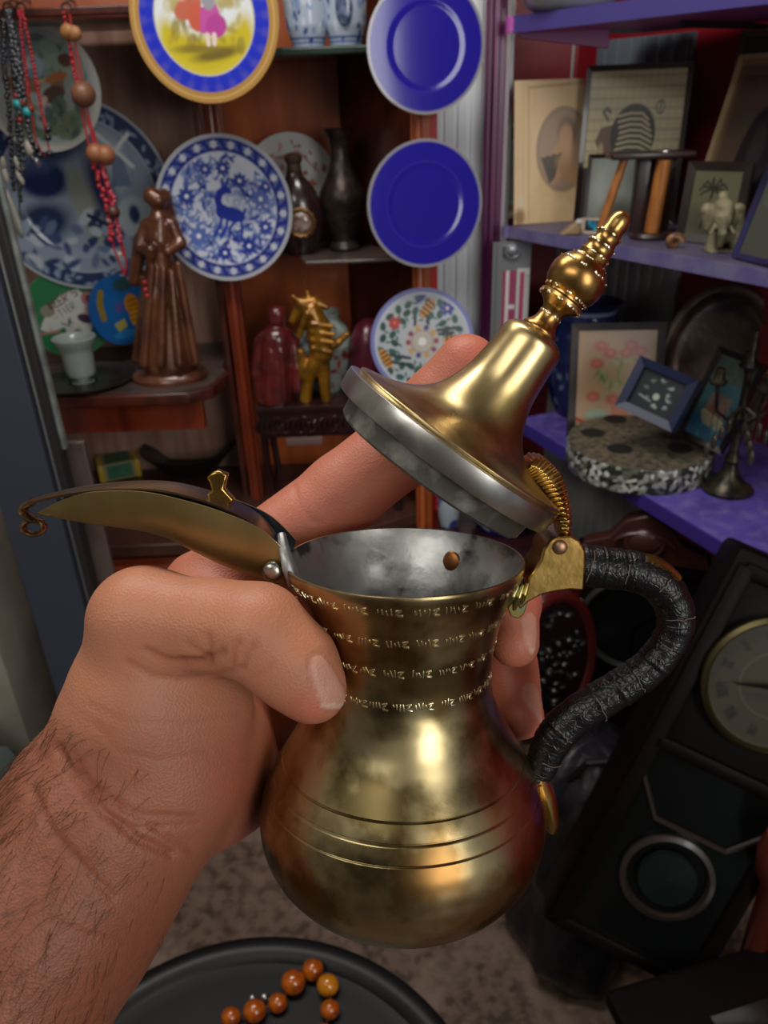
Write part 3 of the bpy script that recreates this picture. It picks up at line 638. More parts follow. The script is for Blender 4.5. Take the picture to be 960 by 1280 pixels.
# ================================================================== plates
def plate_prof(q, rimw=.32, dep=.09):
    return dep*(.5-.5*math.cos(math.pi*min(1, max(0, (q-(1-rimw-.12))/.12))))+.03*max(0, (q-(1-rimw)))/rimw
def plate(name, label, cx, cy, rx, D, fn, m, yaw=0, tilt=0, roll=0, dep=.09, rimw=.32, n=(80, 200), cat='plate', group=None, sq=None):
    c3 = onY(cx, cy, D); R = rx*depth(c3)/F; M = T(c3) @ Rz(yaw) @ Rx(tilt) @ Ry(roll)
    mb = painted_disc(R, lambda q: plate_prof(q, rimw, dep)*R, fn, *n, th=.008)
    o = mb.build(name, m, fixn=True); o.matrix_world = M; tag(o, label, cat, group); return o
glaze = mat('glazed_china', attr=True, rough=.09, coat=0, spec=.5)
matte = mat('painted_surface', attr=True, rough=.5)
gilt = mat('glazed_china_soft', attr=True, rough=.3, coat=0, spec=.4)
# two cobalt plates
def cob(u, v):
    P = Paint(u, v, '1c0e90'); P.ring(0, 0, .655, .675, '2c28a0'); P.ring(0, 0, .955, 1.2, '8f8c92', .02); return P
plate('dinner_plate', 'plain cobalt blue plate hanging uppermost beside the white panel', 533, 58, 76, 1.43, cob, glaze, yaw=12, group='cobalt blue plates')
plate('dinner_plate', 'plain cobalt blue plate hanging below its twin, above the floral mosaic plate', 532, 256, 75, 1.44, cob, glaze, yaw=14, tilt=-4, group='cobalt blue plates')
# porcelain picture plate with gilt rim
def pic(u, v):
    P = Paint(u, v, 'dfe3e4'); P.ell(0, -.25, .66, .52, 'c9b82e', soft=.12); P.ell(0, .22, .58, .42, 'dfe6ea', soft=.15)
    P.blots(30, (-.5, -.35, .5, .0), (.05, .12), ['9a8a34', '8a7a3c', 'b09a3c'], 3, .5, .6); P.ell(.12, -.42, .32, .07, '7a6a2e', 8, .05); P.ell(-.15, -.35, .3, .05, '8c7a30', 0, .05)
    P.blots(26, (.2, .1, .5, .45), (.05, .1), ['b7a765', 'c2b27c', 'a89a5a'], 4, 1, .5); P.blots(30, (-.5, .05, -.2, .5), (.04, .09), ['a9a060', 'c6b98a', '9a9458'], 5, 1, .6)
    P.ell(-.2, .12, .2, .12, 'c26a54', 25); P.ell(-.1, .0, .12, .16, 'c9604c', 10); P.ell(-.27, .3, .09, .11, 'd8a088'); P.ell(-.05, .3, .07, .08, '8b5a42')
    P.poly([(-.03, .12), (.18, .14), (.27, -.12), (.12, -.22), (-.08, -.16)], 'c257a4'); P.ell(.15, -.1, .14, .13, 'b8489a', 20); P.ell(.08, .2, .09, .12, '9a9aa2'); P.ell(.09, .38, .055, .06, 'd8a588'); P.ell(.09, .43, .06, .04, '7a5a44')
    P.line([(.02, -.2), (.02, -.3)], .03, 'e6d6cc'); P.line([(.11, -.2), (.1, -.3)], .03, 'e6d6cc')
    P.ring(0, 0, .66, .88, '2533c0', .02); 
    for k in range(26): t = k*2*math.pi/26; P.ell(.84*math.cos(t), .84*math.sin(t), .07, .05, '5a58b8', math.degrees(t), .05, .6); P.ell(.71*math.cos(t), .71*math.sin(t), .03, .02, '4a55c8', math.degrees(t), .04, .5)
    P.ring(0, 0, .655, .675, 'd6cfa8', .01); P.ring(0, 0, .87, 1.2, 'b08748', .01); P.ring(0, 0, .93, .945, 'd8b878', .01); return P
plate('picture_plate', 'blue and gold rimmed plate painted with a couple in pink dress, topmost in the cabinet', 255, 22, 95, 1.42, pic, gilt, yaw=-6, dep=.07)
# deer plate
def deer(u, v):
    P = Paint(u, v, 'c9cfdc'); g = random.Random(8); B = ['3f4f9a', '5f74b4', '8090c0', '2c3a8c', '6d86b8']
    for _ in range(210):
        r, t = .74*math.sqrt(g.random()), g.uniform(0, 6.283); x, y = r*math.cos(t), r*math.sin(t); a = g.uniform(0, 360); P.ell(x, y, g.uniform(.05, .1), g.uniform(.015, .03), g.choice(B), a)
        P.ell(x+.03, y+.03, .05, .014, g.choice(B), a+70)
    for x, y, r in ((.52, .22, .12), (-.35, -.42, .14), (-.05, .55, .1), (-.55, .1, .12), (.4, -.45, .11), (-.3, .5, .09), (.05, -.6, .1), (.62, -.15, .1), (-.05, -.3, .1), (.2, .42, .1), (.58, .4, .08), (.18, .12, .07)): P.flower(x, y, r, g.choice(['3a4896', '5a6eb0', '2c3a90']), 'dfe4ee', 8, g.random())
    P.ell(.1, .0, .27, .24, 'c9cfdc', soft=.08, a=.6)
    D_ = '2c3c9c'; P.ell(.12, -.05, .2, .1, D_, -4); P.ell(-.02, -.03, .1, .1, D_); P.line([(-.05, .0), (-.1, .12), (-.07, .22), (0, .28)], .05, D_); P.ell(.02, .27, .085, .04, D_, -15); P.line([(-.0, .3), (.03, .42)], .018, D_); P.line([(-.03, .3), (-.06, .4)], .018, D_)
    P.line([(.28, -.04), (.31, .05)], .02, D_)
    for a, c in ((-.03, -.12), (.06, -.02), (.2, .1), (.26, .28)): P.line([(a, -.1), (a-.01 if a < .1 else c, -.24), (c, -.38)], .02, D_)
    P.ring(0, 0, .77, 1.2, '2b3580', .012)
    for k in range(44): t = k*2*math.pi/44; P.ell(.86*math.cos(t), .86*math.sin(t), .06, .02, '6f80bc', math.degrees(t)+40, .02, .7)
    for k in range(22): t = (k+.3)*2*math.pi/22; P.ell(.865*math.cos(t), .865*math.sin(t), .055, .055, '2b3580'); P.flower(.865*math.cos(t), .865*math.sin(t), .05, 'd8dde4', '8a90b0', 6, t)
    P.ring(0, 0, .765, .775, 'a2a8be'); P.ring(0, 0, .945, 1.2, 'a9adb4', .012); return P
plate('deer_plate', 'blue and white plate painted with a leaping deer among flowers, beside the bronze woman', 280, 262, 86, 1.565, deer, glaze, yaw=-3, tilt=-3, roll=10, n=(110, 260))
# big delft plate
def delft(u, v):
    P = Paint(u, v, '8492a4'); g = random.Random(4)
    P.ring(0, 0, .80, 1.2, '2c3a5e', .02); P.ring(0, 0, .8, .82, 'a4b0bc')
    for _ in range(110): t = g.uniform(0, 6.283); r = g.uniform(.82, .95); P.ell(r*math.cos(t), r*math.sin(t), .035, .016, '8a9cb4', g.uniform(0, 180))
    P.ell(-.35, .2, .26, .2, '232f58', soft=.08); P.ell(-.2, .45, .4, .12, '46587e', 20, .1); P.ell(.35, .35, .2, .3, 'aab4ba', 10, .1); P.ell(.05, -.1, .13, .42, '8a9088', 12, .05)
    P.poly([(.42, .42), (.52, .42), (.58, .08), (.36, .08)], '6a7a94'); P.line([(.3, .62), (.62, .28)], .02, 'd2d6d8'); P.line([(.62, .6), (.34, .32)], .02, 'd2d6d8')
    P.ell(.25, .05, .12, .5, '24304f', 8, .1); P.ell(-.45, -.25, .3, .2, '28344f', 15, .12); P.blots(50, (-.7, -.75, .7, -.2), (.04, .12), ['2c3a5e', '5c6c88', '8492a4', 'a8b2bc', '3c4a70'], 6, .6)
    P.ell(.55, -.25, .2, .22, '9aa6ac', 0, .04); P.ell(.55, -.22, .06, .1, '27345a', 0, .03); P.line([(.05, -.2), (.3, -.35)], .02, '1c2640'); P.ring(0, 0, .97, 1.2, 'a0a9b0'); return P
plate('delft_plate', 'very large blue and grey plate with a windmill scene behind the hanging necklaces', 100, 246, 112, 1.68, delft, glaze, yaw=14, n=(100, 240))
def land(u, v):
    P = Paint(u, v, 'b8bdb8'); P.ring(0, 0, 0, .86, 'a9b4b4', .03); P.ell(-.1, .55, .6, .16, '6d8ab8', 0, .08); P.blots(40, (-.1, .1, .7, .6), (.08, .2), ['6f8a78', '8aa096', '56706a', '9ab0a0'], 11, 1, .8)
    P.blots(14, (-.5, -.2, .4, .2), (.08, .2), ['a89478', '8a7464', 'c8a890', '9a6e58'], 12, .5); P.ell(.3, .15, .2, .07, 'b8784c', 15); P.ell(.2, -.1, .2, .12, '6a5648', 20); P.blots(40, (-.6, -.75, .6, -.25), (.08, .18), ['5e7a64', '6f8870', '88997a', '4c6a64'], 13, .8, .85)
    P.blots(12, (-.5, .2, .1, .6), (.06, .16), ['7e98b0', 'a8b8c0', 'c8ccc4'], 14, .8, .8); P.ell(.65, -.2, .16, .1, '3a4f9c'); P.ell(.5, .4, .12, .1, '6a5244'); P.ell(.0, -.2, .1, .06, 'd8c8b4', 40); P.ring(0, 0, .9, 1.2, 'c8cac2', .03); return P
plate('landscape_plate', 'white rimmed round plate with a painted green village scene, top left behind necklaces', 50, 110, 73, 1.60, land, glaze, yaw=8)
# white plate with red flowers, standing on the glass shelf
def wred(u, v):
    P = Paint(u, v, 'c4c6c2'); g = random.Random(3)
    for _ in range(34):
        t = g.uniform(.2, 3.3); r = g.uniform(.3, .85); P.ell(r*math.cos(t), r*math.sin(t), g.uniform(.04, .1), g.uniform(.02, .05), g.choice(['b0756a', 'a8786c', 'c09a90', '9c5a50']), g.uniform(0, 180))
    P.flower(.45, -.05, .1, 'a8322e', 'c07a60', 5); P.line([(-.3, .5), (.2, .62), (.5, .3)], .02, 'b08478'); P.blots(16, (-.5, .2, .2, .6), (.03, .09), ['b87a6c', 'c08a7c'], 5, .6); return P
plate('flowered_plate', 'white plate with faint red flowers standing behind the dark flask and vase', 364, 228, 57, 1.70, wred, glaze, yaw=6, tilt=-8)
# green and blue novelty plates
def green(u, v):
    P = Paint(u, v, '1f6a3c'); W_ = 'b4b8b0'; P.poly([(-.62, -.15), (-.45, .1), (-.1, .45), (.3, .55), (.42, .4), (.5, .05), (.7, 0), (.7, -.2), (.4, -.45), (.05, -.6), (-.12, -.5), (-.15, -.3), (-.5, -.4), (-.7, -.3)], W_)
    P.blots(26, (-.5, -.45, .5, .0), (.02, .06), ['8e9490', '7c8482', 'a4948c'], 2, .5, .8); P.ell(-.45, .1, .16, .14, '7f7a6a'); P.ell(.48, .3, .15, .16, 'a06468'); P.ell(.5, .3, .07, .08, '6a2c34'); P.line([(.42, .1), (.38, -.1)], .05, 'b08480'); P.line([(-.7, -.4), (-.3, -.38)], .03, 'a06c60')
    P.ell(.33, -.15, .17, .1, '3c1838', -25); P.ell(.12, -.45, .09, .08, '3a4a48'); P.ell(.62, -.45, .2, .15, '1c4a86', 0, .04); P.line([(-.2, -.2), (-.05, -.28), (0, -.1)], .015, '24302e')
    k = '5e3038'; s = .085; X0, Y0, an = -.36, .12, .42
    G = {'E': [[(1, 0), (0, 0), (0, 2), (1, 2)], [(0, 1), (.8, 1)]], 'R': [[(0, 0), (0, 2), (1, 2), (1, 1), (0, 1), (1, 0)]], 'S': [[(1, 2), (0, 2), (0, 1), (1, 1), (1, 0), (0, 0)]], "'": [[(.3, 2), (.2, 1.5)]], 'T': [[(0, 2), (1, 2)], [(.5, 2), (.5, 0)]], 'I': [[(.5, 0), (.5, 2)]], 'B': [[(0, 0), (0, 2), (.9, 1.6), (0, 1), (1, .5), (0, 0)]]}
    def word(w, X0, Y0, s, col, wd):
        for i, ch in enumerate(w):
            for stz in G[ch]: P.line([(X0+(i*1.45*s+x*s)*math.cos(an)-y*s*math.sin(an), Y0+(i*1.45*s+x*s)*math.sin(an)+y*s*math.cos(an)) for x, y in stz], wd, col, .008)
    word("BEER'S", X0, Y0, s, k, .014); word('TIER', -.18, -.05, .075, '5c6464', .011); P.ring(0, 0, .975, 1.2, '2c7a4c'); return P
plate('novelty_plate', "round green plate with a white cartoon patch lettered BEER'S, standing behind the white cup", 86, 392, 53, 1.66, green, gilt, yaw=16, tilt=-6, n=(110, 260), dep=.04)
def blue(u, v):
    P = Paint(u, v, '1c5c9c'); P.line([(-.5, .6), (-.62, .3), (-.6, -.1)], .1, '8a7428'); P.ring(-.0, .08, .07, .13, '6a2c78'); P.ell(.0, -.7, .4, .12, '2a78b8'); P.poly([(-.3, -.35), (.1, -.25), (.12, -.5), (-.2, -.6)], 'a49a50'); P.ell(.45, .1, .25, .3, 'b8781c', 0, .03); P.ell(.5, -.3, .22, .3, 'c8921c', 10, .03)
    for k in range(5): P.line([(.3, .2-.14*k), (.7, .22-.14*k)], .02, '8c4a18')
    P.ell(.3, .7, .35, .2, '2c4a50', 0, .06); return P
plate('novelty_plate', 'narrow blue cartoon plate with yellow shapes between the green plate and bronze woman', 150, 388, 42, 1.66, blue, gilt, yaw=52, tilt=-6, dep=.04)
# floral mosaic plate
def mosaic(u, v):
    P = Paint(u, v, 'a8aeb4'); g = random.Random(2); L_ = ['0f4a3c', '165446', '0c3e34']
    for k in range(46):
        t = k*2*math.pi/23+(.13 if k > 22 else 0); r = .78 if k < 23 else .56; r += g.uniform(-.06, .06); P.ell(r*math.cos(t), r*math.sin(t), .085, .06, g.choice(L_), g.uniform(0, 180)); P.ell((r-.1)*math.cos(t+.1), (r-.1)*math.sin(t+.1), .05, .02, '1c5a4a', g.uniform(0, 180))
    P.flower(-.52, .38, .12, 'a83028', 'd8704c', 7); P.flower(.5, .6, .14, '1f2c8c', 'd0b8a8', 6); P.ell(.0, .8, .12, .05, '1c2c80', 40)
    for x, y, a in ((.12, .62, 50), (-.72, -.28, -60), (.6, .0, 0)):
        P.ell(x, y, .2, .09, 'c8861c', a)
        for q in (-.12, -.04, .04, .12): c_, s_ = math.cos(math.radians(a)), math.sin(math.radians(a)); P.line([(x+q*c_-.08*s_, y+q*s_+.08*c_), (x+q*c_+.08*s_, y+q*s_-.08*c_)], .018, '1c1814')
    for a, b_ in (((-.12, .5), (-.14, .2)), ((.12, .45), (.12, .2)), ((.3, .12), (.6, .14)), ((.3, .2), (.65, .22)), ((-.6, -.35), (-.25, -.45)), ((-.62, -.22), (-.25, -.3))): P.line([a, b_], .03, '1d2c2a')
    P.ring(0, 0, 0, .33, 'b0a8a0'); P.ring(0, 0, .2, .22, '8a8078')
    for k in range(10): t = k*.628; P.ell(.27*math.cos(t), .27*math.sin(t), .05, .05, ['8c2c48', 'b8924c', '2c3a80', 'b8924c', '7c2c5c'][k % 5])
    P.ell(0, 0, .08, .08, 'd8d8d4'); P.ring(0, 0, .92, 1.2, '6a70ac', .02); P.ring(0, 0, .87, .92, 'b0b6c0'); return P
plate('mosaic_plate', 'white plate inlaid with green leaves, flowers and striped bees, right behind the lid', 528, 427, 65, 1.46, mosaic, gilt, tilt=-10, yaw=4, dep=.02, rimw=.1, n=(110, 260))
# ================================================================== turned objects helper
def turned(name, label, cat, cx, base, zs, prof, mats, parent=None, part=None, tilt=0, roll=0, seg=40, ripple=None, fn=None, group=None):
    """prof: (y_px, r_px) read off the photo; base = world point of the foot centre"""
    D = depth(base); sc = D/F; P = [(r*sc, max(onY(cx, y, base[1])[2]-base[2], 0)) for y, r in prof]
    mb = MB(); mb.lathe([(1e-5, P[0][1])]+P, seg, ripple=ripple)
    if fn:
        vs = np.array(mb.v); th = np.arctan2(vs[:, 0], -vs[:, 1])/math.pi; mb.c = fn(th, vs[:, 2]/max(p[1] for p in P)).rgba()
    if parent is not None: return mb.build(part, mats, parent)
    o = mb.build(name, mats); o.matrix_world = T(base) @ Ry(roll) @ Rx(tilt); return tag(o, label, cat, group)
# dark flask with a medallion
bs_ = onZ(378, 316, 1.2305); bs_[1] = 1.60; bs_ = np.array([onY(376, 316, 1.60)[0], 1.60, 1.2305])
fl = thing('flask', 'dark brown round flask with a gilt portrait medallion on the shelf behind the deer plate', 'flask', T(bs_)); sF = depth(bs_)/F
mb = MB(); fp = [(318, 16), (312, 20), (300, 27), (285, 31), (270, 32), (255, 30), (240, 25), (228, 17), (220, 11), (212, 9)]
mb.lathe([(1e-5, 0)]+[(r*sF*.98, max(0, onY(376, y, 1.6)[2]-1.2305)) for y, r in fp]+[(.001, onY(376, 211, 1.6)[2]-1.2305)], 40); o = mb.build('body', mat('dark_brown_glaze', '2e1a1c', .22, coat=.5, col2='1c1012', ns=10), fl); o.scale = (1, .7, 1)
mb = MB(); z0 = onY(376, 213, 1.6)[2]-1.2305; mb.lathe([(.012, z0-.004), (.014, z0), (.013, z0+.012), (.016, z0+.016), (.017, z0+.024), (.010, z0+.03), (1e-5, z0+.031)], 24); mb.build('stopper', mat('brown_cork', '3d2a1e', .6), fl)
zm = onY(383, 275, 1.6)[2]-1.2305; MM = T((.008, -.7*31*sF-.001, zm)) @ Rx(90)
mb = MB(); mb.lathe([(.012, 0), (.028, .001), (.028, .003), (.024, .005), (.021, .003), (.0205, .001)], 36, MM, ripple=lambda t, z: .05*math.sin(14*t), cap=False); mb.build('medallion_ring', mat('old_gilt', '6a4a26', .4, .6), fl)
mb = MB(); mb.ball((0, 0, .0), (.0195, .0195, .006), 24, MM); mb.build('portrait', mat('pale_portrait', '9c8a80', .15, col2='5a4038', ns=60, coat=.5), fl)
bs_ = np.array([onY(431, 312, 1.63)[0], 1.63, 1.2305])
pat = mat('dark_bronze', '2c2220', .35, .5, col2='443630', ns=60, bump=('noise', 90, .5, .002))
turned('vase', 'tall dark bronze vase with narrow neck standing beside the upper cobalt plates', 'vase', 431, bs_, 1, [(313, 18), (308, 19), (300, 15), (292, 17), (280, 22), (265, 27), (250, 29), (240, 28), (228, 22), (215, 16), (200, 12), (185, 11), (172, 13), (163, 18), (160, 19), (162, 16), (175, 9)], pat)
# two blue and white jars on the top shelf
def bw(seed):
    def f(u, v):
        P = Paint(u, v*1.0, 'a9b6c6'); g = random.Random(seed)
        for _ in range(80): P.ell(g.uniform(-1, 1), g.uniform(.05, 1), g.uniform(.02, .06), g.uniform(.02, .07), g.choice(['2f4f8c', '4c6ca4', '7c94b8', '24407c', 'c4ced8']), g.uniform(0, 180))
        for q in (.04, .1, .85): P.line([(-1, q), (1, q)], .012, '2c4a88')
        return P
    return f
for cx, lab, sd in ((386, 'blue and white china jar on the top shelf, next to the picture plate', 3), (433, 'blue and white china jug with oval cartouche, on the top shelf by the cobalt plate', 9)):
    bs_ = np.array([onY(cx, 60, 1.56)[0], 1.56, 1.5755]); D_ = depth(bs_); s_ = D_/F
    mb = MB(); pr = [(.9*22, 0), (.95*22, .008), (26, .03), (28, .07), (26, .11), (20, .14), (15, .155), (16, .17), (18, .185), (15, .183), (13, .165)]
    mb.lathe([(1e-5, 0)]+[(r*s_, z) for r, z in pr], 64); v0 = np.array(mb.v); 
    # denser rings so the pattern reads
    from itertools import chain as _ch
    zz = np.linspace(0, .185, 60); rp = np.interp(zz, [p[1] for p in pr[:9]], [p[0] for p in pr[:9]]); mb = MB(); mb.lathe([(1e-5, 0)]+[(r*s_, z) for r, z in zip(rp, zz)]+[(13*s_, .184), (12*s_, .16)], 96)
    vv = np.array(mb.v); mb.c = bw(sd)(np.arctan2(vv[:, 0], -vv[:, 1])/math.pi*1.5, vv[:, 2]/.13).rgba()
    j = thing('china_jar' if sd == 3 else 'china_jug', lab, 'jar' if sd == 3 else 'jug', T(bs_)); mb.build('body', glaze, j)
    if sd == 9:
        mb = MB(); mb.ball((0, -28*s_, .055), (.014, .004, .028), 20); mb.build('cartouche', mat('slate_glaze', '6a7690', .2, coat=.4, col2='2c3c5c', ns=90), j)
        mb = MB(); mb.tube([tuple(q) for q in [(-.02, -.0, .15), (-.05, -.01, .14), (-.052, -.01, .09), (-.03, 0, .05)]], .004, 8); mb.build('handle', mat('blue_handle', '7c90b4', .2, coat=.4), j)
# bronze woman
bz = mat('brown_bronze', '6a3f26', .3, .25, col2='47261a', ns=18, coat=.4, bump=('noise', 60, .3, .002))
bw_ = np.array([onY(213, 470, 1.53)[0], 1.53, 1.0102]); DW = depth(bw_)
wo = thing('woman_statuette', 'brown bronze statuette of a robed woman standing beside the deer plate', 'statue', T(bw_))
caps = [(190, 245, -.0, 11, 197, 250, 0, 12), (204, 247, .012, 11, 210, 268, .018, 9), (210, 268, .018, 9, 214, 300, .02, 7), (196, 258, 0, 7, 199, 272, 0, 8), (199, 276, 0, 13, 199, 300, 0, 17), (186, 280, 0, 8, 214, 280, 0, 9), (199, 300, 0, 17, 200, 322, 0, 15),
        (200, 322, 0, 16, 203, 372, 0, 24), (203, 372, 0, 24, 212, 452, 0, 34), (182, 282, 0, 7, 173, 308, -.01, 7), (173, 308, -.01, 6, 188, 318, -.03, 6), (216, 283, 0, 8, 226, 304, -.01, 7), (226, 304, -.01, 7, 210, 314, -.03, 6), (188, 312, -.03, 8, 188, 330, -.03, 4),
        (176, 300, .0, 9, 168, 350, .0, 8), (190, 335, -.03, 4, 180, 455, -.05, 6), (204, 335, -.035, 4, 201, 455, -.058, 6), (214, 340, -.03, 4, 224, 455, -.055, 6), (222, 330, -.01, 5, 244, 452, -.02, 6), (183, 350, .0, 6, 172, 448, .0, 7)]
sculpt('figure', caps, DW, bz, wo, h=.0022, k=.005)
mb = MB(); s_ = DW/F; mb.lathe([(1e-5, 0), (46*s_, 0), (47*s_, .008), (43*s_, .018), (40*s_, .02), (1e-5, .021)], 48); mb.build('base', bz, wo).scale = (1, .75, 1)
# tray and white cup
bt = np.array([onY(106, 478, 1.53)[0], 1.53, 1.0102]); sT = depth(bt)/F
mb = MB(); mb.lathe([(1e-5, .0), (50*sT, 0), (60*sT, .004), (63*sT, .010), (62*sT, .011), (58*sT, .007), (48*sT, .004), (1e-5, .004)], 56); tr = mb.build('metal_tray', mat('dull_tray', '4c4242', .28, .6, col2='3a2f2e', ns=20, bump=('noise', 80, .3, .001))); tr.matrix_world = T(bt); tag(tr, 'small round dull metal tray under the white cup', 'tray')
bc = np.array([onY(106, 485, 1.52)[0], 1.52, 1.0145]); cup = [(487, 15), (484, 17), (480, 14), (476, 8), (471, 8), (468, 16), (462, 18), (440, 19), (432, 21), (426, 25), (421, 26), (420, 25), (424, 20), (440, 16), (465, 14)]
turned('egg_cup', 'white footed porcelain cup standing on the small round tray', 'cup', 106, bc, 1, cup, mat('greenish_white_china', '9aa6a0', .25, coat=.4))
# necklaces -------------------------------------------------------------
NY = 1.40
def NP(x, y, dy=0): p = onY(x, y, NY+dy); return p
def necklace(name, label, cat, hook, strands, beads, cordm, cr=.0012, hookm=None):
    h = NP(*hook); o = thing(name, label, cat, T(h)); I = o.matrix_world.inverted()
    for stn in strands:
        mb = MB(); mb.tube([tuple(I @ Vector(NP(x, y))) for x, y in stn], cr, 6); mb.build('cord', cordm, o)
    for (lst, r, m, nm) in beads:
        q = MB(); q.ball((0, 0, 0), r, 10 if max(r if hasattr(r, '__len__') else [r]) < .01 else 18); first = None
        for (x, y) in lst:
            if first is None: first = q.build(nm, m, o); c = first
            else: c = first.copy(); COL.objects.link(c)
            c.parent = o; c.location = I @ Vector(NP(x, y, -.002)); c.rotation_euler = (0, random.uniform(-.5, .5), random.uniform(0, 3))
    mb = MB(); t = np.linspace(0, 2*math.pi, 14, endpoint=False); mb.tube([(.007*math.cos(a), 0, .007*math.sin(a)) for a in t], .0016, 6, closed=True); mb.tube([(0, 0, .006), (0, .02, .012), (0, .045, .012)], .0016, 6)
    mb.build('hook', hookm or mat('dark_hook', '3a3430', .4, .6), o); return o
def along(pts, n, jit=0, sd=1):
    g = random.Random(sd); P = spl(pts, n); return [(p[0]+g.uniform(-jit, jit), p[1]+g.uniform(-jit, jit)) for p in P]
blk = mat('black_beads', '16171a', .25, coat=.3); redc = mat('red_cord', '9c1c26', .4); wb = mat('brown_wood_bead', '6e4630', .45); tq = mat('turquoise_bead', '2a9a9c', .3); bone = mat('bone_bead', 'a8a294', .4)
necklace('bead_necklace', 'black bead necklace with a long pale pendant, leftmost on the rail', 'necklace', (7, 18), [[(5, 22), (6, 80), (14, 150), (18, 240)], [(9, 22), (18, 90), (22, 160), (24, 250), (26, 290)]],
         [(along([(4, 25), (6, 80), (12, 150), (17, 235)], 40, 1.2), .0042, blk, 'bead'), (along([(9, 25), (17, 90), (22, 170), (25, 250)], 42, 1.2, 2), .004, blk, 'bead'), ([(4, 205), (7, 220), (22, 205), (25, 222)], (.0045, .0045, .012), bone, 'long_bead'), ([(14, 262)], (.013, .008, .048), mat('pale_stone_pendant', '8e8f86', .3), 'pendant')], blk)
necklace('bead_necklace', 'dark grey bead necklace hanging second from the left over the landscape plate', 'necklace', (10, 10), [[(10, 12), (14, 60), (24, 130), (30, 200)], [(11, 12), (24, 60), (26, 110), (40, 190)]],
         [(along([(9, 14), (16, 60), (24, 110), (26, 160), (30, 215)], 34, 1.5, 5), .0048, mat('grey_beads', '34363a', .2, coat=.4), 'bead'), (along([(12, 14), (21, 60), (26, 95), (34, 150), (42, 200)], 34, 1.5, 6), .0046, MATS['grey_beads'], 'bead')], blk)
necklace('bead_necklace', 'red cord necklace with turquoise and black beads ending in a silver drop', 'necklace', (26, 10), [[(24, 12), (32, 80), (38, 130), (44, 172)], [(28, 12), (40, 70), (52, 140), (62, 190)], [(44, 172), (54, 195), (62, 190)]],
         [(along([(24, 14), (30, 70), (36, 120)], 26, .8, 8), .0026, redc, 'red_bead'), (along([(28, 14), (40, 70), (50, 125), (58, 165)], 34, .8, 9), .0028, redc, 'red_bead'), ([(22, 130), (34, 140)], .0075, tq, 'turquoise_bead'), ([(20, 120), (25, 150), (39, 136), (30, 128)], .0055, mat('coral_bead', '7c1e22', .35), 'coral_bead'), ([(60, 162), (60, 172), (40, 178), (46, 186), (62, 192), (50, 194)], .0056, blk, 'bead'), ([(48, 203)], (.009, .004, .009), mat('silver_drop', 'b8bcc4', .2, .9), 'silver_drop'), ([(36, 186)], (.008, .006, .012), bone, 'bone_bead')], redc, .0014)
necklace('bead_necklace', 'red cord necklace with large brown wooden beads, rightmost on the rail by the bronze woman', 'necklace', (83, 10), [[(80, 14), (92, 90), (104, 150), (118, 210), (138, 270), (142, 310), (156, 345)], [(86, 14), (100, 85), (112, 150), (132, 215), (150, 290), (158, 330), (156, 345)], [(81, 14), (84, 40), (96, 90), (106, 140), (124, 200), (146, 280), (154, 320)]],
         [([(84, 40), (92, 42)], (.014, .009, .011), mat('tan_wood_bead', '96663c', .5), 'wooden_bead'), ([(104, 118)], .019, wb, 'wooden_bead'), ([(120, 192), (132, 194)], .0155, mat('light_wood_bead', '8a5636', .45), 'wooden_bead'), ([(142, 265)], .011, mat('dark_wood_bead', '4a2820', .4), 'wooden_bead'), (along([(80, 16), (92, 90), (100, 115)], 18, .6, 3), .0026, redc, 'red_bead'), (along([(118, 205), (132, 255), (140, 300)], 26, 2.5, 4), .0042, redc, 'red_bead'), (along([(128, 205), (142, 255), (150, 300)], 24, 2, 7), .0038, mat('pink_red_bead', 'a83c48', .3), 'red_bead'), ([(136, 275), (150, 318)], .004, bone, 'bone_bead'), ([(181, 353), (182, 362), (184, 370)], .0042, redc, 'red_bead')], redc, .0016)
# lower niche -------------------------------------------------------------
mb = MB(); bxp = onZ(150, 592, .7005); ML = T(bxp) @ Rz(22); 
bxo = thing('small_box', 'little green and yellow box lying in the dark niche under the left shelf', 'box', ML)
mb.box((0, 0, .022), (.095, .075, .044)); mb.build('body', mat('cream_box', '8a8254', .5), bxo, bev=.003)
mb = MB(); mb.box((0, -.038, .023), (.058, .001, .034)); mb.box((0, 0, .0446), (.058, .06, .001)); mb.build('green_label', mat('green_paper', '14563a', .4, col2='1c6a44', ns=60), bxo)
mb = MB(); mb.box((.042, 0, .022), (.014, .078, .046), bev=.004); mb.build('yellow_end', mat('yellow_paper', 'b8982c', .45), bxo); mb = MB(); mb.box((-.042, 0, .022), (.014, .078, .046), bev=.004); mb.build('yellow_end', mat('yellow_paper', 'b8982c', .45), bxo)
bb_ = onZ(240, 585, .7005); mb = MB(); mb.lathe([(1e-5, 0), (.05, 0), (.075, .015), (.105, .05), (.115, .06), (.112, .063), (.09, .05), (.06, .02), (1e-5, .014)], 48); bo = mb.build('dark_bowl', mat('dark_pewter', '2a2525', .35, .4, bump=('noise', 40, .3, .002))); bo.matrix_world = T(bb_); tag(bo, 'wide dark metal bowl in the niche beside the green and yellow box', 'bowl')
bb_ = onZ(75, 600, .7005); mb = MB(); mb.lathe([(1e-5, 0), (.03, 0), (.045, .02), (.05, .05), (.04, .085), (.024, .1), (.028, .115), (.024, .112), (1e-5, .09)], 40); bo = mb.build('dark_pot', mat('dark_green_glaze', '1c2a26', .25, coat=.4)); bo.matrix_world = T(bb_); tag(bo, 'dark green glazed pot at the left end of the lower niche', 'pot')
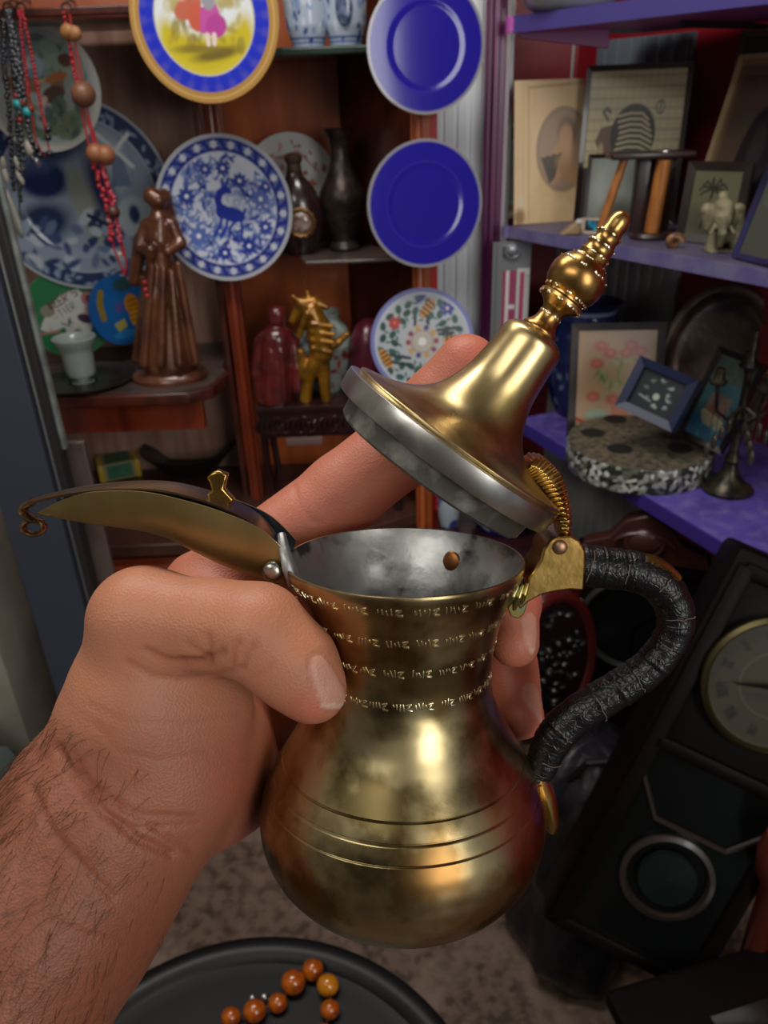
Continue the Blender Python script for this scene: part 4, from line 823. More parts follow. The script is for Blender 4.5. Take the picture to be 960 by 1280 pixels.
# centre: carved stand with figures -----------------------------------------
dk = mat('dark_rosewood', '2c1214', .28, coat=.5, col2='1c0b0c', ns=12)
tp = onY(395, 503, 1.56); x0, x1 = onY(322, 540, 1.5)[0], onY(500, 540, 1.5)[0]; zt_ = .95
stn = thing('carved_stand', 'dark carved wooden stand under the red and gilt figures, behind the index finger', 'stand', T(((x0+x1)/2, 1.58, .7))); wS = x1-x0
mb = MB(); mb.box((0, 0, zt_-.7-.008), (wS, .15, .016), bev=.004); mb.build('top', dk, stn)
mb = MB(); g = random.Random(5); mb.box((0, -.066, zt_-.7-.042), (wS*.96, .012, .052))
for k in range(26): mb.tube([(wS*(-.46+.92*k/25)+.014*math.cos(t), -.074, zt_-.742+.016*math.sin(t)) for t in np.linspace(g.uniform(0, 3), g.uniform(4, 6.5), 9)], [.001, .003, .0045, .005, .005, .0045, .004, .003, .001], 6)
mb.build('carved_apron', dk, stn)
for sx in (-1, 1):
    for sy in (-1, 1): mb = MB(); mb.tube([(sx*wS*.46, sy*.062, zt_-.71), (sx*wS*.47, sy*.064, .12), (sx*wS*.45, sy*.06, .05), (sx*wS*.48, sy*.066, 0.0)], [.010, .008, .007, .010], 8); mb.build('leg', dk, stn)
mb = MB(); mb.box((0, 0, .05), (wS*.9, .11, .01)); mb.build('lower_shelf', dk, stn)
mb = MB(); mb.box((-wS*.18, -.072, zt_-.7-.078), (.075, .004, .018), bev=.001); mb.build('label_plate', mat('dull_plate', '6a5450', .4), stn)
def standpt(px, Y): return np.array([onY(px, 480, Y)[0], Y, zt_])
rm = mat('red_lacquer_figure', '5c1c1a', .25, coat=.5, col2='3c1414', ns=25, bump=('noise', 60, .3, .002))
p = standpt(345, 1.55); rf = thing('sage_figurine', 'dark red lacquered figurine of a robed old man, left on the carved stand', 'statue', T(p)); D_ = depth(p)
sculpt('figure', [(346, 392, 0, 11, 346, 400, 0, 11), (346, 408, 0, 8, 346, 420, 0, 14), (332, 424, 0, 11, 360, 424, 0, 11), (346, 425, 0, 20, 345, 455, 0, 22), (345, 455, 0, 22, 345, 500, 0, 24), (326, 428, 0, 9, 322, 468, -.01, 8), (322, 468, -.01, 8, 326, 498, -.015, 6), (366, 428, 0, 9, 371, 460, -.01, 8), (371, 460, -.01, 8, 372, 486, -.015, 8), (338, 440, -.03, 3, 334, 500, -.035, 3), (352, 440, -.03, 3, 356, 500, -.035, 3), (338, 386, 0, 3, 354, 386, 0, 3)], D_, rm, rf, h=.0022, k=.004, base=0)
gm = mat('gilt_lacquer', 'a8741c', .28, .5, col2='6a4410', ns=30, coat=.3, bump=('noise', 70, .4, .003))
p = standpt(396, 1.53); gl = thing('gilt_dragon', 'gilded crouching dragon figurine in the middle of the carved stand', 'statue', T(p)); D_ = depth(p)
sculpt('figure', [(378, 380, 0, 9, 392, 376, 0, 6), (392, 376, 0, 5, 408, 384, 0, 4), (376, 384, 0, 8, 366, 400, 0, 5), (390, 388, 0, 12, 398, 410, 0, 15), (398, 410, 0, 16, 402, 440, 0, 15), (402, 440, 0, 13, 385, 470, 0, 9), (385, 470, 0, 8, 382, 500, 0, 7), (405, 435, 0, 9, 422, 428, 0, 6), (422, 428, 0, 5, 434, 418, 0, 4), (402, 440, 0, 10, 408, 500, 0, 6),
                  (384, 392, -.015, 5, 374, 420, -.015, 4), (390, 405, -.02, 3, 415, 408, -.02, 3), (390, 415, -.02, 3, 417, 418, -.02, 3), (390, 425, -.02, 3, 416, 428, -.02, 3), (391, 435, -.02, 3, 413, 440, -.02, 3), (374, 376, -.005, 3, 366, 370, -.005, 2), (386, 372, 0, 3, 384, 365, 0, 2), (376, 440, 0, 6, 380, 470, 0, 7)], D_, gm, gl, h=.002, k=.003, base=0)
def chv(u, v):
    P = Paint(u, v, '8f9a94'); P.blots(40, (-1, .05, 1, .55), (.02, .07), ['7c2428', '8c3a38', '5c1c20'], 3, .7); P.blots(16, (-1, .6, 1, .95), (.02, .05), ['4c5a5a', '6a7470'], 6, .6); P.line([(-1, .6), (1, .6)], .01, '5a6460'); return P
p = standpt(408, 1.605); s_ = depth(p)/F; zz = np.linspace(0, .165, 40); rr2 = np.interp(zz, [0, .02, .06, .1, .13, .15, .165], [18, 24, 33, 36, 30, 20, 22]); mb = MB(); mb.lathe([(1e-5, 0)]+[(a*s_, z) for a, z in zip(rr2, zz)]+[(16*s_, .16), (1e-5, .14)], 80)
vv = np.array(mb.v); mb.c = chv(np.arctan2(vv[:, 0], -vv[:, 1])/math.pi*1.4, vv[:, 2]/.165).rgba(); o = mb.build('flowered_vase', glaze); o.matrix_world = T(p); tag(o, 'grey-white china vase with dark red flowers behind the gilded dragon', 'vase')
p = standpt(464, 1.58); s_ = depth(p)/F; mb = MB(); mb.lathe([(1e-5, 0), (14*s_, 0), (20*s_, .02), (25*s_, .05), (26*s_, .08), (24*s_, .11), (16*s_, .14), (6*s_, .152), (1e-5, .154)], 40, ripple=lambda t, z: .03*math.sin(6*t)); o = mb.build('maroon_jar', mat('maroon_stone', '5c1c30', .3, col2='3c1420', ns=20, coat=.3, bump=('noise', 50, .4, .003))); o.matrix_world = T(p); tag(o, 'dark maroon ribbed jar on the carved stand, left of the mosaic plate', 'jar')
# things glimpsed between pot and lid
b = MB(); 
p = onZ(652, 700, .7005); p = np.array([onY(655, 680, 1.42)[0], 1.46, .70])
def bwj(u, v): return bw(21)(u, v)
zz = np.linspace(0, .14, 40); mb = MB(); rr2 = np.interp(zz, [0, .03, .08, .12, .14], [.05, .07, .085, .06, .05]); mb.lathe([(1e-5, 0)]+list(zip(rr2, zz))+[(.04, .138), (1e-5, .12)], 80); vv = np.array(mb.v); mb.c = Paint(np.arctan2(vv[:, 0], -vv[:, 1])/math.pi*2, vv[:, 2]/.14, '1c2c84').blots(60, (-2, .1, 2, .9), (.05, .12), ['a9b4c8', '8a9ac0', 'c0c8d4'], 4, .6).rgba()
tb = thing('low_table', 'low dark wooden table holding blue china, glimpsed behind the open pot', 'table', T((.24, 1.42, 0)))
q = MB(); q.box((0, 0, .685), (.26, .24, .03), bev=.004); q.build('top', dk, tb)
for sx in (-1, 1):
    for sy in (-1, 1): q = MB(); q.box((sx*.11, sy*.1, .335), (.03, .03, .67), bev=.003); q.build('leg', dk, tb)
o = mb.build('ginger_jar', glaze); o.matrix_world = T((.245, 1.43, .7)); tag(o, 'deep blue and white jar glimpsed between the lid and the pot rim', 'jar')
mb = MB(); mb.lathe([(1e-5, 0), (.018, 0), (.022, .02), (.024, .06), (.018, .085), (.01, .1), (1e-5, .105)], 28); o = mb.build('china_bottle', mat('grey_white_china', '9aa4ac', .25, col2='2c3c7c', ns=30, nmix=(.55, .6), coat=.4)); o.matrix_world = T((.135, 1.44, .7)); tag(o, 'small white and blue china bottle behind the inner ring of the lid', 'bottle')
# ================================================================== purple shelves on the right wall
violet = mat('violet_laminate', '5a4ca0', .4, col2='4a3e88', ns=20, col3='7468ac', ns3=40); violet_e = mat('dusty_violet_edge', '5c5686', .45, col2='6e6a8c', ns=30); pink_l = mat('magenta_underside', 'a84a9c', .4)
def rshelf(nm, lab, A, B, w, z, th, ext, mt, me_, mu, wtip=0):
    A = np.array(A); B = np.array(B); dr = (B-A)/np.linalg.norm(B-A); nn = np.array([-dr[1], dr[0]])
    E = A+dr*ext; pts = [A, E, E+nn*w, A+nn*w*.9+dr*.0]
    sh = thing(nm, lab, 'shelf', T((A[0], A[1], z-th))); I = sh.matrix_world.inverted()
    mb = MB(); n = 4; vs = [(p[0], p[1], z-th) for p in pts]+[(p[0], p[1], z) for p in pts]; mb.add(vs, [(4, 5, 6, 7), (1, 2, 6, 5), (2, 3, 7, 6), (3, 0, 4, 7)]); mb.cur = 1; mb.add(vs, [(0, 3, 2, 1)]); o = mb.build('board', [mt, mu], sh); o.data.transform(I)
    mb = MB(); vs = [(A[0], A[1], z-th), (E[0], E[1], z-th), (E[0]-nn[0]*.004, E[1]-nn[1]*.004, z-th), (A[0]-nn[0]*.004, A[1]-nn[1]*.004, z-th)]; vs = [(v[0], v[1], z-th-.001) for v in vs]+[(v[0], v[1], z+.001) for v in vs]
    mb.add(vs, [(0, 3, 2, 1), (4, 5, 6, 7), (0, 1, 5, 4), (2, 3, 7, 6), (1, 2, 6, 5), (3, 0, 4, 7)]); o = mb.build('front_edge', me_, sh); o.data.transform(I)
    mb = MB(); c = A+nn*w*.5
    mb.tube([(A[0]-dr[0]*.004-nn[0]*.004, A[1]-dr[1]*.004-nn[1]*.004, z-th), (A[0]-dr[0]*.004-nn[0]*.004, A[1]-dr[1]*.004-nn[1]*.004, z)], .008, 10); o = mb.build('end_cap', mu if mu is pink_l else me_, sh); o.data.transform(I)
    for q in (.25, .75):
        b_ = MB(); r0_ = A+dr*ext*q+nn*w*.95; r1_ = A+dr*ext*q+nn*w*.3; b_.tube([(r0_[0], r0_[1], z-th-.14), (r0_[0], r0_[1], z-th-.006), (r1_[0], r1_[1], z-th-.006)], .005, 6); o = b_.build('bracket', mat('dark_bracket', '2a2628', .5), sh); o.data.transform(I)
    return sh
ZU, ZM, ZL = 1.601, 1.281, .894
rshelf('wall_shelf', 'topmost violet wall shelf with a magenta underside, upper right', (.243, 1.5), (.403, 1.266), .33, ZU+.004, .022, 1.0, violet, mat('blue_violet_edge', '4c4488', .35), pink_l)
rshelf('wall_shelf', 'middle violet wall shelf holding picture frames and the elephant', (.248, 1.5), (.511, 1.037), .33, ZM, .018, 1.0, mat('dusty_violet_top', '4e4660', .5, col2='5c566c', ns=20), violet_e, violet)
rshelf('wall_shelf', 'lower violet wall shelf holding the terrazzo disc and blue framed shells', (.285, 1.53), (.535, .923), .36, ZL, .022, 1.15, violet, mat('deep_violet_edge', '3a2e84', .4), violet)
pan = thing('pink_panel', 'magenta board fixed under the left end of the topmost violet shelf', 'board'); mb = MB(); v_ = [onY(x, y, Y_) for x, y, Y_ in ((647, 38, 1.52), (761, 27, 1.52), (761, 60, 1.52), (652, 47, 1.52))]; mb.add([tuple(p) for p in v_]+[tuple(p+np.array([.0, .02, 0])) for p in v_], [(0, 1, 2, 3), (7, 6, 5, 4), (0, 4, 5, 1), (1, 5, 6, 2), (2, 6, 7, 3), (3, 7, 4, 0)]); mb.build('board', pink_l, pan)
# ------------------------------------------------------------------ frames
black_w = mat('black_wood_frame', '1c1413', .35, coat=.3, col2='2a1e1a', ns=20); cream_b = mat('cream_board', 'a8906e', .6, col2='96805e', ns=12)
def basis(bl, br, tilt):
    bl, br = np.array(bl), np.array(br); X = (br-bl); w = np.linalg.norm(X); X = X/w; Y0 = np.cross([0, 0, 1], X); Y0 /= np.linalg.norm(Y0); Z0 = np.cross(X, Y0); t = math.radians(tilt)
    Z = Z0*math.cos(t)+Y0*math.sin(t); Yl = np.cross(Z, X); return X, Yl, Z, w
def picframe(name, label, cat, bl, br, tl, tilt, fr, dep, fn, fm, pm=None, matw=0, matm=None, res=(90, 110), hgt=None, strut=True):
    X, Yl, Z, w = basis(bl, br, tilt); c = (np.array(bl)+np.array(br))/2
    if hgt is None: d = ray(*tl); p = CAM+d*((np.array(bl)-CAM).dot(Yl)/d.dot(Yl)); h = float((p-np.array(bl)).dot(Z))
    else: h = hgt
    M = Matrix(((X[0], Yl[0], Z[0], c[0]), (X[1], Yl[1], Z[1], c[1]), (X[2], Yl[2], Z[2], c[2]), (0, 0, 0, 1)))
    o = thing(name, label, cat, M); 
    if fr > 0:
        mb = MB()
        P = [(-w/2, 0), (w/2, 0), (w/2, h), (-w/2, h)]; I = [(-w/2+fr, fr), (w/2-fr, fr), (w/2-fr, h-fr), (-w/2+fr, h-fr)]
        for k in range(4):
            a, b_, c_, d_ = P[k], P[(k+1) % 4], I[(k+1) % 4], I[k]; mb.add([(a[0], -dep/2, a[1]), (b_[0], -dep/2, b_[1]), (c_[0], -dep/2+.003, c_[1]), (d_[0], -dep/2+.003, d_[1]), (a[0], dep/2, a[1]), (b_[0], dep/2, b_[1]), (c_[0], dep/2, c_[1]), (d_[0], dep/2, d_[1])], [(0, 1, 2, 3), (5, 4, 7, 6), (0, 4, 5, 1), (3, 2, 6, 7), (1, 5, 6, 2), (0, 3, 7, 4)])
        mb.build('frame', fm, o, fixn=True)
    b_ = MB(); b_.box((0, dep/2-.002, h/2), (w-.004, .004, h-.004)); b_.build('backing', mat('brown_backing', '3c2c22', .7), o)
    q = fr+matw
    if matw: m_ = MB(); m_.box((0, -.0005, h/2), (w-2*fr, .002, h-2*fr)); m_.build('mount', matm or cream_b, o)
    mb = painted_rect(w-2*q, h-2*q, fn, *res); r = mb.build('picture', pm or matte, o, fixn=False, smooth=False); r.location = (0, -.0022, q); return o, w, h
glossp = mat('glazed_picture', attr=True, rough=.2, coat=.6)
# small frame behind
def f1(u, v): P = Paint(u, v, '8a6a58'); P.poly([(.42, .12), (1.1, .12), (1.1, .82), (.42, .82)], '8e9496'); P.poly([(.5, .16), (1.1, .16), (1.1, .78), (.5, .78)], '788084'); P.line([(.02, .02), (.02, .98), (1, .98)], .02, 'b4aa9a'); P.line([(.02, .02), (1, .02)], .02, 'b4aa9a'); return P
a, b2 = onZ(608, 277, ZM), onZ(660, 278, ZM)
a = W(609, 276, 1.52); b2 = W(664, 274, 1.52); b2[2] = a[2] = ZM+.0005
picframe('framed_print', 'narrow frame with a brown mount, leftmost on the middle shelf by the purple post', 'picture frame', a, b2, (609, 151), 4, .005, .014, f1, mat('dull_silver_frame', '6a625a', .4, .5))
def portrait(u, v):
    P = Paint(u, v, 'ccb088'); P.blots(30, (0, 0, 1, 1), (.05, .2), ['c2a67a', 'd2b890', 'bca074'], 2, 1, .35); P.line([(.22, .02), (.2, .95), (.98, .97)], .006, '9c7f52'); P.line([(.14, .04), (.12, .98)], .008, 'bfa67c')
    x, y = .72, .52
    P.ell(x, y, .40, .30, '8a7866', soft=.02); P.ell(x, y, .37, .275, '9c8672', soft=.05); P.ell(x+.05, y+.12, .13, .1, '6a5a50', soft=.06); P.ell(x+.03, y+.09, .10, .09, 'b08c70', soft=.05); P.ell(x-.05, y-.08, .22, .12, 'b48e6c', 30, .06); P.poly([(x-.33, y-.05), (x-.02, y-.02), (x-.12, y-.2), (x-.2, y-.24)], '5a564c'); P.ell(x+.1, y-.15, .2, .08, 'a88664', -20, .05)
    P.ell(.1, .16, .05, .05, 'c8b898', soft=.01); P.ell(.08, .05, .08, .06, '86643c', soft=.05); return P
a, b2 = onZ(640, 279, ZM+.0005), onZ(724, 279, ZM+.0005)
b2 = W(724, 279, 1.46); b2[2] = ZM+.0005; a = W(642, 281, 1.44); a[2] = ZM+.0005
picframe('portrait_board', 'worn cream board with an oval sepia portrait, left on the middle shelf', 'picture', a, b2, (643, 101), 7, 0, .008, portrait, black_w, gilt)
def pharaoh(u, v):
    P = Paint(u, v, '2a1f1c'); P.poly([(0, .36), (1, .36), (1, 1), (0, 1)], 'a89c7c')
    for k in range(14): P.line([(k/13, .36), (k/13+.01, 1)], .006, '9a9074', .02)
    for k in range(9): P.line([(0, .4+k*.07), (1, .4+k*.07)], .004, '7f765c', .02)
    def q(x, y): return (x, .36+y*.64)
    P.poly([q(*p) for p in ((.12, .02), (.2, .0), (.36, .02), (.42, .3), (.3, .45), (.16, .42), (.1, .28), (.14, .2))], '5c4638')
    P.ell(.50, .36+.34*.64, .235, .205, '24251f', soft=.01); P.poly([q(*p) for p in ((.34, .04), (.64, .04), (.73, .34), (.5, .4), (.36, .3))], '24251f')
    for k in range(9):
        h_ = .08+.058*k; P.line([q(.36-.012*abs(k-5), h_-.01), q(.46, h_+.02), q(.58, h_+.015), q(.70-.018*max(0, k-5), h_-.05)], .0085, 'a49878', .006)
    P.line([q(.22, .5), q(.17, .58), q(.2, .62), q(.24, .58)], .012, '3a3a30'); P.line([q(.32, .02), q(.5, .05), q(.64, .02)], .016, '9c3028'); P.ring(.76, .36+.62*.64, .035, .048, '4a4436', .01); P.line([q(.76, .58), q(.76, .68)], .008, '4a4436')
    P.ell(.17, .36+.18*.64, .03, .05, '94866a', soft=.02); return P
a = W(717, 279, 1.43); b2 = W(842, 282, 1.38); a[2] = b2[2] = ZM+.0005
picframe('papyrus_picture', 'black-framed papyrus picture of a striped headdress profile on the middle shelf', 'picture', a, b2, (722, 84), 9, .008, .016, pharaoh, black_w, gilt, res=(140, 200))
def mir(u, v): P = Paint(u, v, '6c706a'); P.ell(.4, .6, .4, .4, '8a8f88', 20, .3); P.ell(.6, .2, .3, .2, '55584f', 0, .2); return P  # soft grey patches painted as the mirror's reflection
a = W(728, 283, 1.36); b2 = W(800, 285, 1.33); a[2] = b2[2] = ZM+.0005
picframe('small_mirror', 'small dark framed mirror with painted grey reflection under the papyrus picture', 'picture frame', a, b2, (731, 193), 6, .006, .012, mir, black_w, gilt)
# tall dark board and beige frame
def dkp(u, v): P = Paint(u, v, '1d1513'); P.ell(.5, .5, .3, .3, '261c1a', 0, .1); return P
a = W(838, 290, 1.36); b2 = W(985, 300, 1.14); a[2] = b2[2] = ZM+.0005
a = np.array([.575, 1.43, ZM+.0005]); b2 = np.array([.80, 1.03, ZM+.0005])
picframe('dark_board', 'tall dark framed board leaning at the back of the middle shelf', 'picture', a, b2, (860, 50), 6, .01, .016, dkp, black_w, hgt=.29)
def beige(u, v):
    P = Paint(u, v, '54463a'); P.line([(0, 0), (0, 1), (1, 1)], .05, '8a7250'); P.line([(.06, 0), (.06, .94), (1, .94)], .03, '6a5842'); P.ell(.62, .4, .26, .34, '231e22', 0, .03); P.ell(.62, .5, .1, .14, '37302f', 0, .06); P.blots(12, (.45, .2, .8, .6), (.03, .06), ['322b2c'], 2, 1, .6); return P
a = onY(858, 190, 1.33); a = W(862, 250, 1.28); b2 = W(950, 258, 1.15); a[2] = b2[2] = ZM+.0005
picframe('oval_picture', 'beige framed picture with a dark oval leaning right on the middle shelf', 'picture', a, b2, (886, 73), 14, .006, .014, beige, mat('beige_frame', '8a7350', .45), gilt)
def palm(u, v):
    P = Paint(u, v, '5c5a44'); P.ell(.5, .2, .6, .25, '4a4a38', 0, .2); P.line([(.3, .1), (.38, .4), (.45, .7)], .025, '2a2a20')
    for t in (20, 60, 100, 140, 175, -15, -50, 210): P.line([(.45, .72), (.45+.22*math.cos(math.radians(t)), .74+.14*math.sin(math.radians(t))), (.45+.3*math.cos(math.radians(t)), .68+.12*math.sin(math.radians(t)))], .018, '262a20')
    P.ell(.65, .42, .16, .06, '6a5a38', -20, .02); P.line([(.55, .4), (.5, .2)], .02, '6a5a38'); P.line([(.75, .36), (.78, .16)], .02, '6a5a38'); P.line([(.5, .45), (.42, .54)], .02, '6a5a38'); return P
a, b2 = onZ(848, 303, ZM+.0005), onZ(922, 309, ZM+.0005); a = W(845, 301, 1.235); b2 = W(922, 306, 1.18); a[2] = b2[2] = ZM+.0005
picframe('palm_picture', 'dark framed little picture of a palm tree and camel behind the elephant', 'picture', a, b2, (848, 201), 8, .012, .014, palm, black_w, gilt)
def lean(u, v): P = Paint(u, v, '4c4e44'); P.blots(12, (.1, .1, .9, .9), (.05, .15), ['5a5c50', '42443c'], 2, 1, .5); P.line([(.3, .3), (.7, .34)], .01, '343630'); return P
a = W(918, 322, 1.10); b2 = W(1010, 345, .98); a[2] = b2[2] = ZM+.0005
picframe('leaning_picture', 'dark blue-edged frame leaning at the right end of the middle shelf, behind the elephant', 'picture frame', a, b2, (966, 110), 16, .008, .014, lean, mat('blue_silver_frame', '3c3c6a', .25, .5, col2='1c1a24', ns=12), gilt)
# wooden stand with turned columns
bs_ = onZ(805, 294, ZM); bs_[1] = max(bs_[1], 1.30); D_ = 1.27; bs_ = W(803, 292, 1.265); bs_[2] = ZM+.0005; s_ = depth(bs_)/F; ws = thing('column_stand', 'small stand with orange wooden columns between dark discs, middle of the middle shelf', 'stand', T(bs_)); hz = onY(803, 190, bs_[1])[2]-ZM
colm = mat('orange_turned_wood', 'a86a30', .4, col2='8c5424', ns=40, stretch=(3, 3, .5)); dkw = mat('dark_brown_stand', '2c1a16', .4, coat=.2)
mb = MB(); mb.lathe([(1e-5, 0), (25*s_, 0), (26*s_, .004), (24*s_, .009), (1e-5, .01)], 36, T((10*s_, 0, 0))); mb.build('foot', dkw, ws)
mb = MB(); mb.box((0, .006, hz-.005), (100*s_, .045, .010), bev=.003); mb.build('top_plate', dkw, ws)
mb = MB(); mb.box((12*s_, .022, hz*.5), (48*s_, .02, hz*.9), bev=.004); mb.build('dark_core', dkw, ws)
mb = MB(); mb.lathe([(1e-5, .008), (9*s_, .008), (9.5*s_, .02), (8.5*s_, hz*.5), (9*s_, hz-.012), (1e-5, hz-.012)], 24, T((10*s_, -.004, 0)) @ Ry(3)); mb.build('column', colm, ws)
mb = MB(); mb.lathe([(1e-5, 0), (5*s_, 0), (5.5*s_, hz*.4), (5*s_, hz*.9), (1e-5, hz*.9)], 20, T((-54*s_, 0, .012)) @ Ry(15)); mb.build('column', colm, ws)
mb = MB(); mb.ball((16*s_, -.005, hz), (.011, .011, .004), 16); mb.build('steel_cap', mat('steel_cap', 'b0b0b0', .3, .9), ws)
# card with stones, shell fragment, snail
def card(u, v): P = Paint(u, v, 'a89c8a'); P.poly([(.2, .2), (.85, .2), (.85, .85), (.2, .85)], '1c2428'); P.blots(14, (.3, .3, .75, .75), (.06, .12), ['1a7a9c', '2a9aa8', '18607c'], 3); return P
a = W(725, 296, 1.33); b2 = W(751, 299, 1.315); a[2] = b2[2] = ZM+.0005
picframe('stone_card', 'small card of turquoise stones standing behind the lid finial', 'card', a, b2, (724, 272), 10, 0, .004, card, cream_b, gilt, res=(40, 40))
p = onZ(712, 293, ZM+.0005); mb = MB(); mb.prism([(-.018, 0), (.016, 0), (.018, .012), (.008, .02)], -.01, .01); o = mb.build('shell_fragment', mat('tan_shell', '8a7250', .5, bump=('noise', 60, .4, .002)), bev=.003); o.matrix_world = T(p); tag(o, 'tan triangular shell fragment beside the turquoise stone card', 'shell')
p = onZ(842, 310, ZM+.0005); sn = thing('snail_shell', 'little brown spiral shell on the shelf edge left of the elephant', 'shell', T(p)); mb = MB(); t = np.linspace(0, 4*math.pi, 40); mb.tube([(.010*(1-a/15)*math.cos(a), -.0+.0004*a, .009+.008*(1-a/15)*math.sin(a)) for a in t], list(.007*(1-t/14)), 10); mb.build('spiral', mat('brown_shell', '5c3c24', .3, col2='8a6440', ns=80), sn)
# elephant
p = onZ(905, 313, ZM+.0005); D_ = depth(p); el = thing('elephant_figurine', 'cream carved stone elephant figurine at the front of the middle shelf', 'figurine', T(p)); stone = mat('cream_carved_stone', '8a8266', .55, col2='6a6248', ns=60, bump=('noise', 110, .6, .003))
sculpt('figure', [(905, 275, 0, 17, 905, 285, .01, 19), (905, 285, .015, 18, 907, 292, .03, 17), (903, 262, -.01, 14, 903, 275, -.015, 12), (884, 262, -.005, 8, 886, 284, -.005, 7), (923, 262, -.005, 8, 922, 284, -.005, 7), (903, 272, -.022, 7, 903, 292, -.026, 5), (903, 292, -.026, 5, 900, 306, -.022, 4), (904, 252, 0, 6, 904, 246, 0, 7),
  (891, 292, -.005, 7, 889, 313, -.005, 8), (918, 292, -.005, 7, 920, 313, -.005, 8), (895, 292, .025, 7, 894, 308, .025, 7), (915, 292, .025, 7, 916, 308, .025, 7), (894, 282, -.02, 3, 888, 292, -.03, 2), (912, 282, -.02, 3, 918, 292, -.03, 2)], D_, stone, el, h=.0016, k=.0025, base=0)
mb = MB(); mb.box((0, .004, .001), (.052, .04, .003), bev=.001); mb.build('base', stone, el)
# bowl on the top shelf
p = np.array([onY(712, 5, 1.47)[0], 1.47, ZU+.0045]); mb = MB(); mb.lathe([(1e-5, 0), (.05, 0), (.07, .01), (.085, .04), (.08, .042), (.06, .014), (1e-5, .008)], 40); o = mb.build('china_bowl', mat('pale_china', '9aa09e', .25, coat=.3)); o.matrix_world = T(p); tag(o, 'pale china bowl on the topmost violet shelf, only its side showing', 'bowl')
# ------------------------------------------------------------------ tag rack on the post
def tagp(u, v):
    P = Paint(u, v, '6c6e70'); P.poly([(.28, .02), (.62, .02), (.62, .74), (.28, .74)], '8e3a5c'); P.poly([(.36, .02), (.46, .02), (.46, .74), (.36, .74)], 'c8c4c4'); P.poly([(.55, .1), (.64, .1), (.64, .74), (.55, .74)], '8e3a5c'); P.poly([(.66, .04), (.98, .04), (.98, .76), (.66, .76)], 'b8b8b4'); P.poly([(.74, .06), (.86, .06), (.86, .72), (.74, .72)], '9c3c60')
    for k in range(22): P.line([(.9, .1+k*.028), (.96, .1+k*.028)], .005, '6a6a6a')
    P.line([(.38, .4), (.6, .4)], .02, 'c8c4c4'); P.line([(.1, .03), (.1, .98)], .02, '55585a'); return P
a = W(605, 420, 1.60); b2 = W(648, 420, 1.60); b2[2] = a[2]; a[1] = b2[1] = min(a[1], 1.49)
o, w_, h_2 = picframe('tag_rack', 'grey hanging rack with pink and white price tags below the purple post', 'rack', a, b2, (603, 303), 0, 0, .006, tagp, black_w, gilt)
mb = MB(); t = np.linspace(0, 2*math.pi, 16, endpoint=False); mb.tube([(-.0+.012*math.cos(a_), -.006, h_2-.018+.010*math.sin(a_)) for a_ in t], .0022, 6, closed=True); mb.box((-.004, -.004, h_2-.016), (.026, .006, .022), bev=.002); mb.tube([(.02, 0, h_2-.01), (.012, .03, h_2-.004), (.0, .06, h_2-.004)], .002, 6); mb.build('metal_clip', mat('steel_clip', '9a9c9e', .25, .9), o)
# ------------------------------------------------------------------ lower shelf
p = W(722, 545, 1.69); p[2] = ZL+.0005; s_ = depth(p)/F; zt2 = onY(716, 378, p[1])[2]-ZL
zz = np.linspace(0, zt2, 60); rr2 = np.interp(zz/zt2, [0, .1, .3, .55, .75, .86, .93, 1], [30, 36, 44, 46, 42, 34, 32, 40])*s_
mb = MB(); mb.lathe([(1e-5, 0)]+list(zip(rr2, zz))+[(rr2[-1]-.004, zt2+.001), (rr2[-1]-.009, zt2-.008), (1e-5, zt2-.05)], 90); vv = np.array(mb.v)
mb.c = (lambda P: P)(Paint(np.arctan2(vv[:, 0], -vv[:, 1])/math.pi*2, vv[:, 2]/zt2*1.6, '1a2450').blots(120, (-2, .05, 2, 1.35), (.03, .08), ['3c4c78', '56648c', '26346c', '66748e'], 7, .6).line([(-2, 1.5), (2, 1.5)], .03, '8a98b4').line([(-2, 1.42), (2, 1.42)], .012, '28386c')).rgba()
o = mb.build('ginger_jar', glaze); o.matrix_world = T(p); tag(o, 'large blue and white china jar behind the lid, left on the lower shelf', 'jar')
def flow(u, v):
    P = Paint(u, v, 'a88a6c'); P.blots(60, (.25, .3, .85, .75), (.02, .06), ['6f8a52', '84a05c', '5c7a48', '93a870'], 3, .35); 
    for x, y in ((.3, .85), (.42, .78), (.25, .68), (.68, .86), (.62, .78), (.8, .8), (.22, .35), (.48, .32), (.72, .42)): P.ell(x, y, .09, .05, 'a8584c', soft=.03); P.ell(x, y, .04, .025, 'b86c58', soft=.02)
    P.poly([(.45, .3), (.72, .34), (.64, .02), (.5, .02)], 'b06848'); P.blots(10, (.15, .05, .45, .2), (.05, .1), ['88a08a'], 5, .5); P.line([(.0, .14), (.3, 0)], .015, 'a83c2c'); P.line([(.3, .1), (.7, .04)], .02, 'a8482c'); return P
a = W(710, 528, 1.52); b2 = W(826, 520, 1.50); a[2] = b2[2] = ZL+.0005
picframe('flower_picture', 'dark framed picture of red flowers in a pot, behind the terrazzo disc', 'picture', a, b2, (722, 404), 14, .014, .016, flow, mat('weathered_black_frame', '2c2826', .45, col2='3c3836', ns=20), gilt, res=(110, 130))
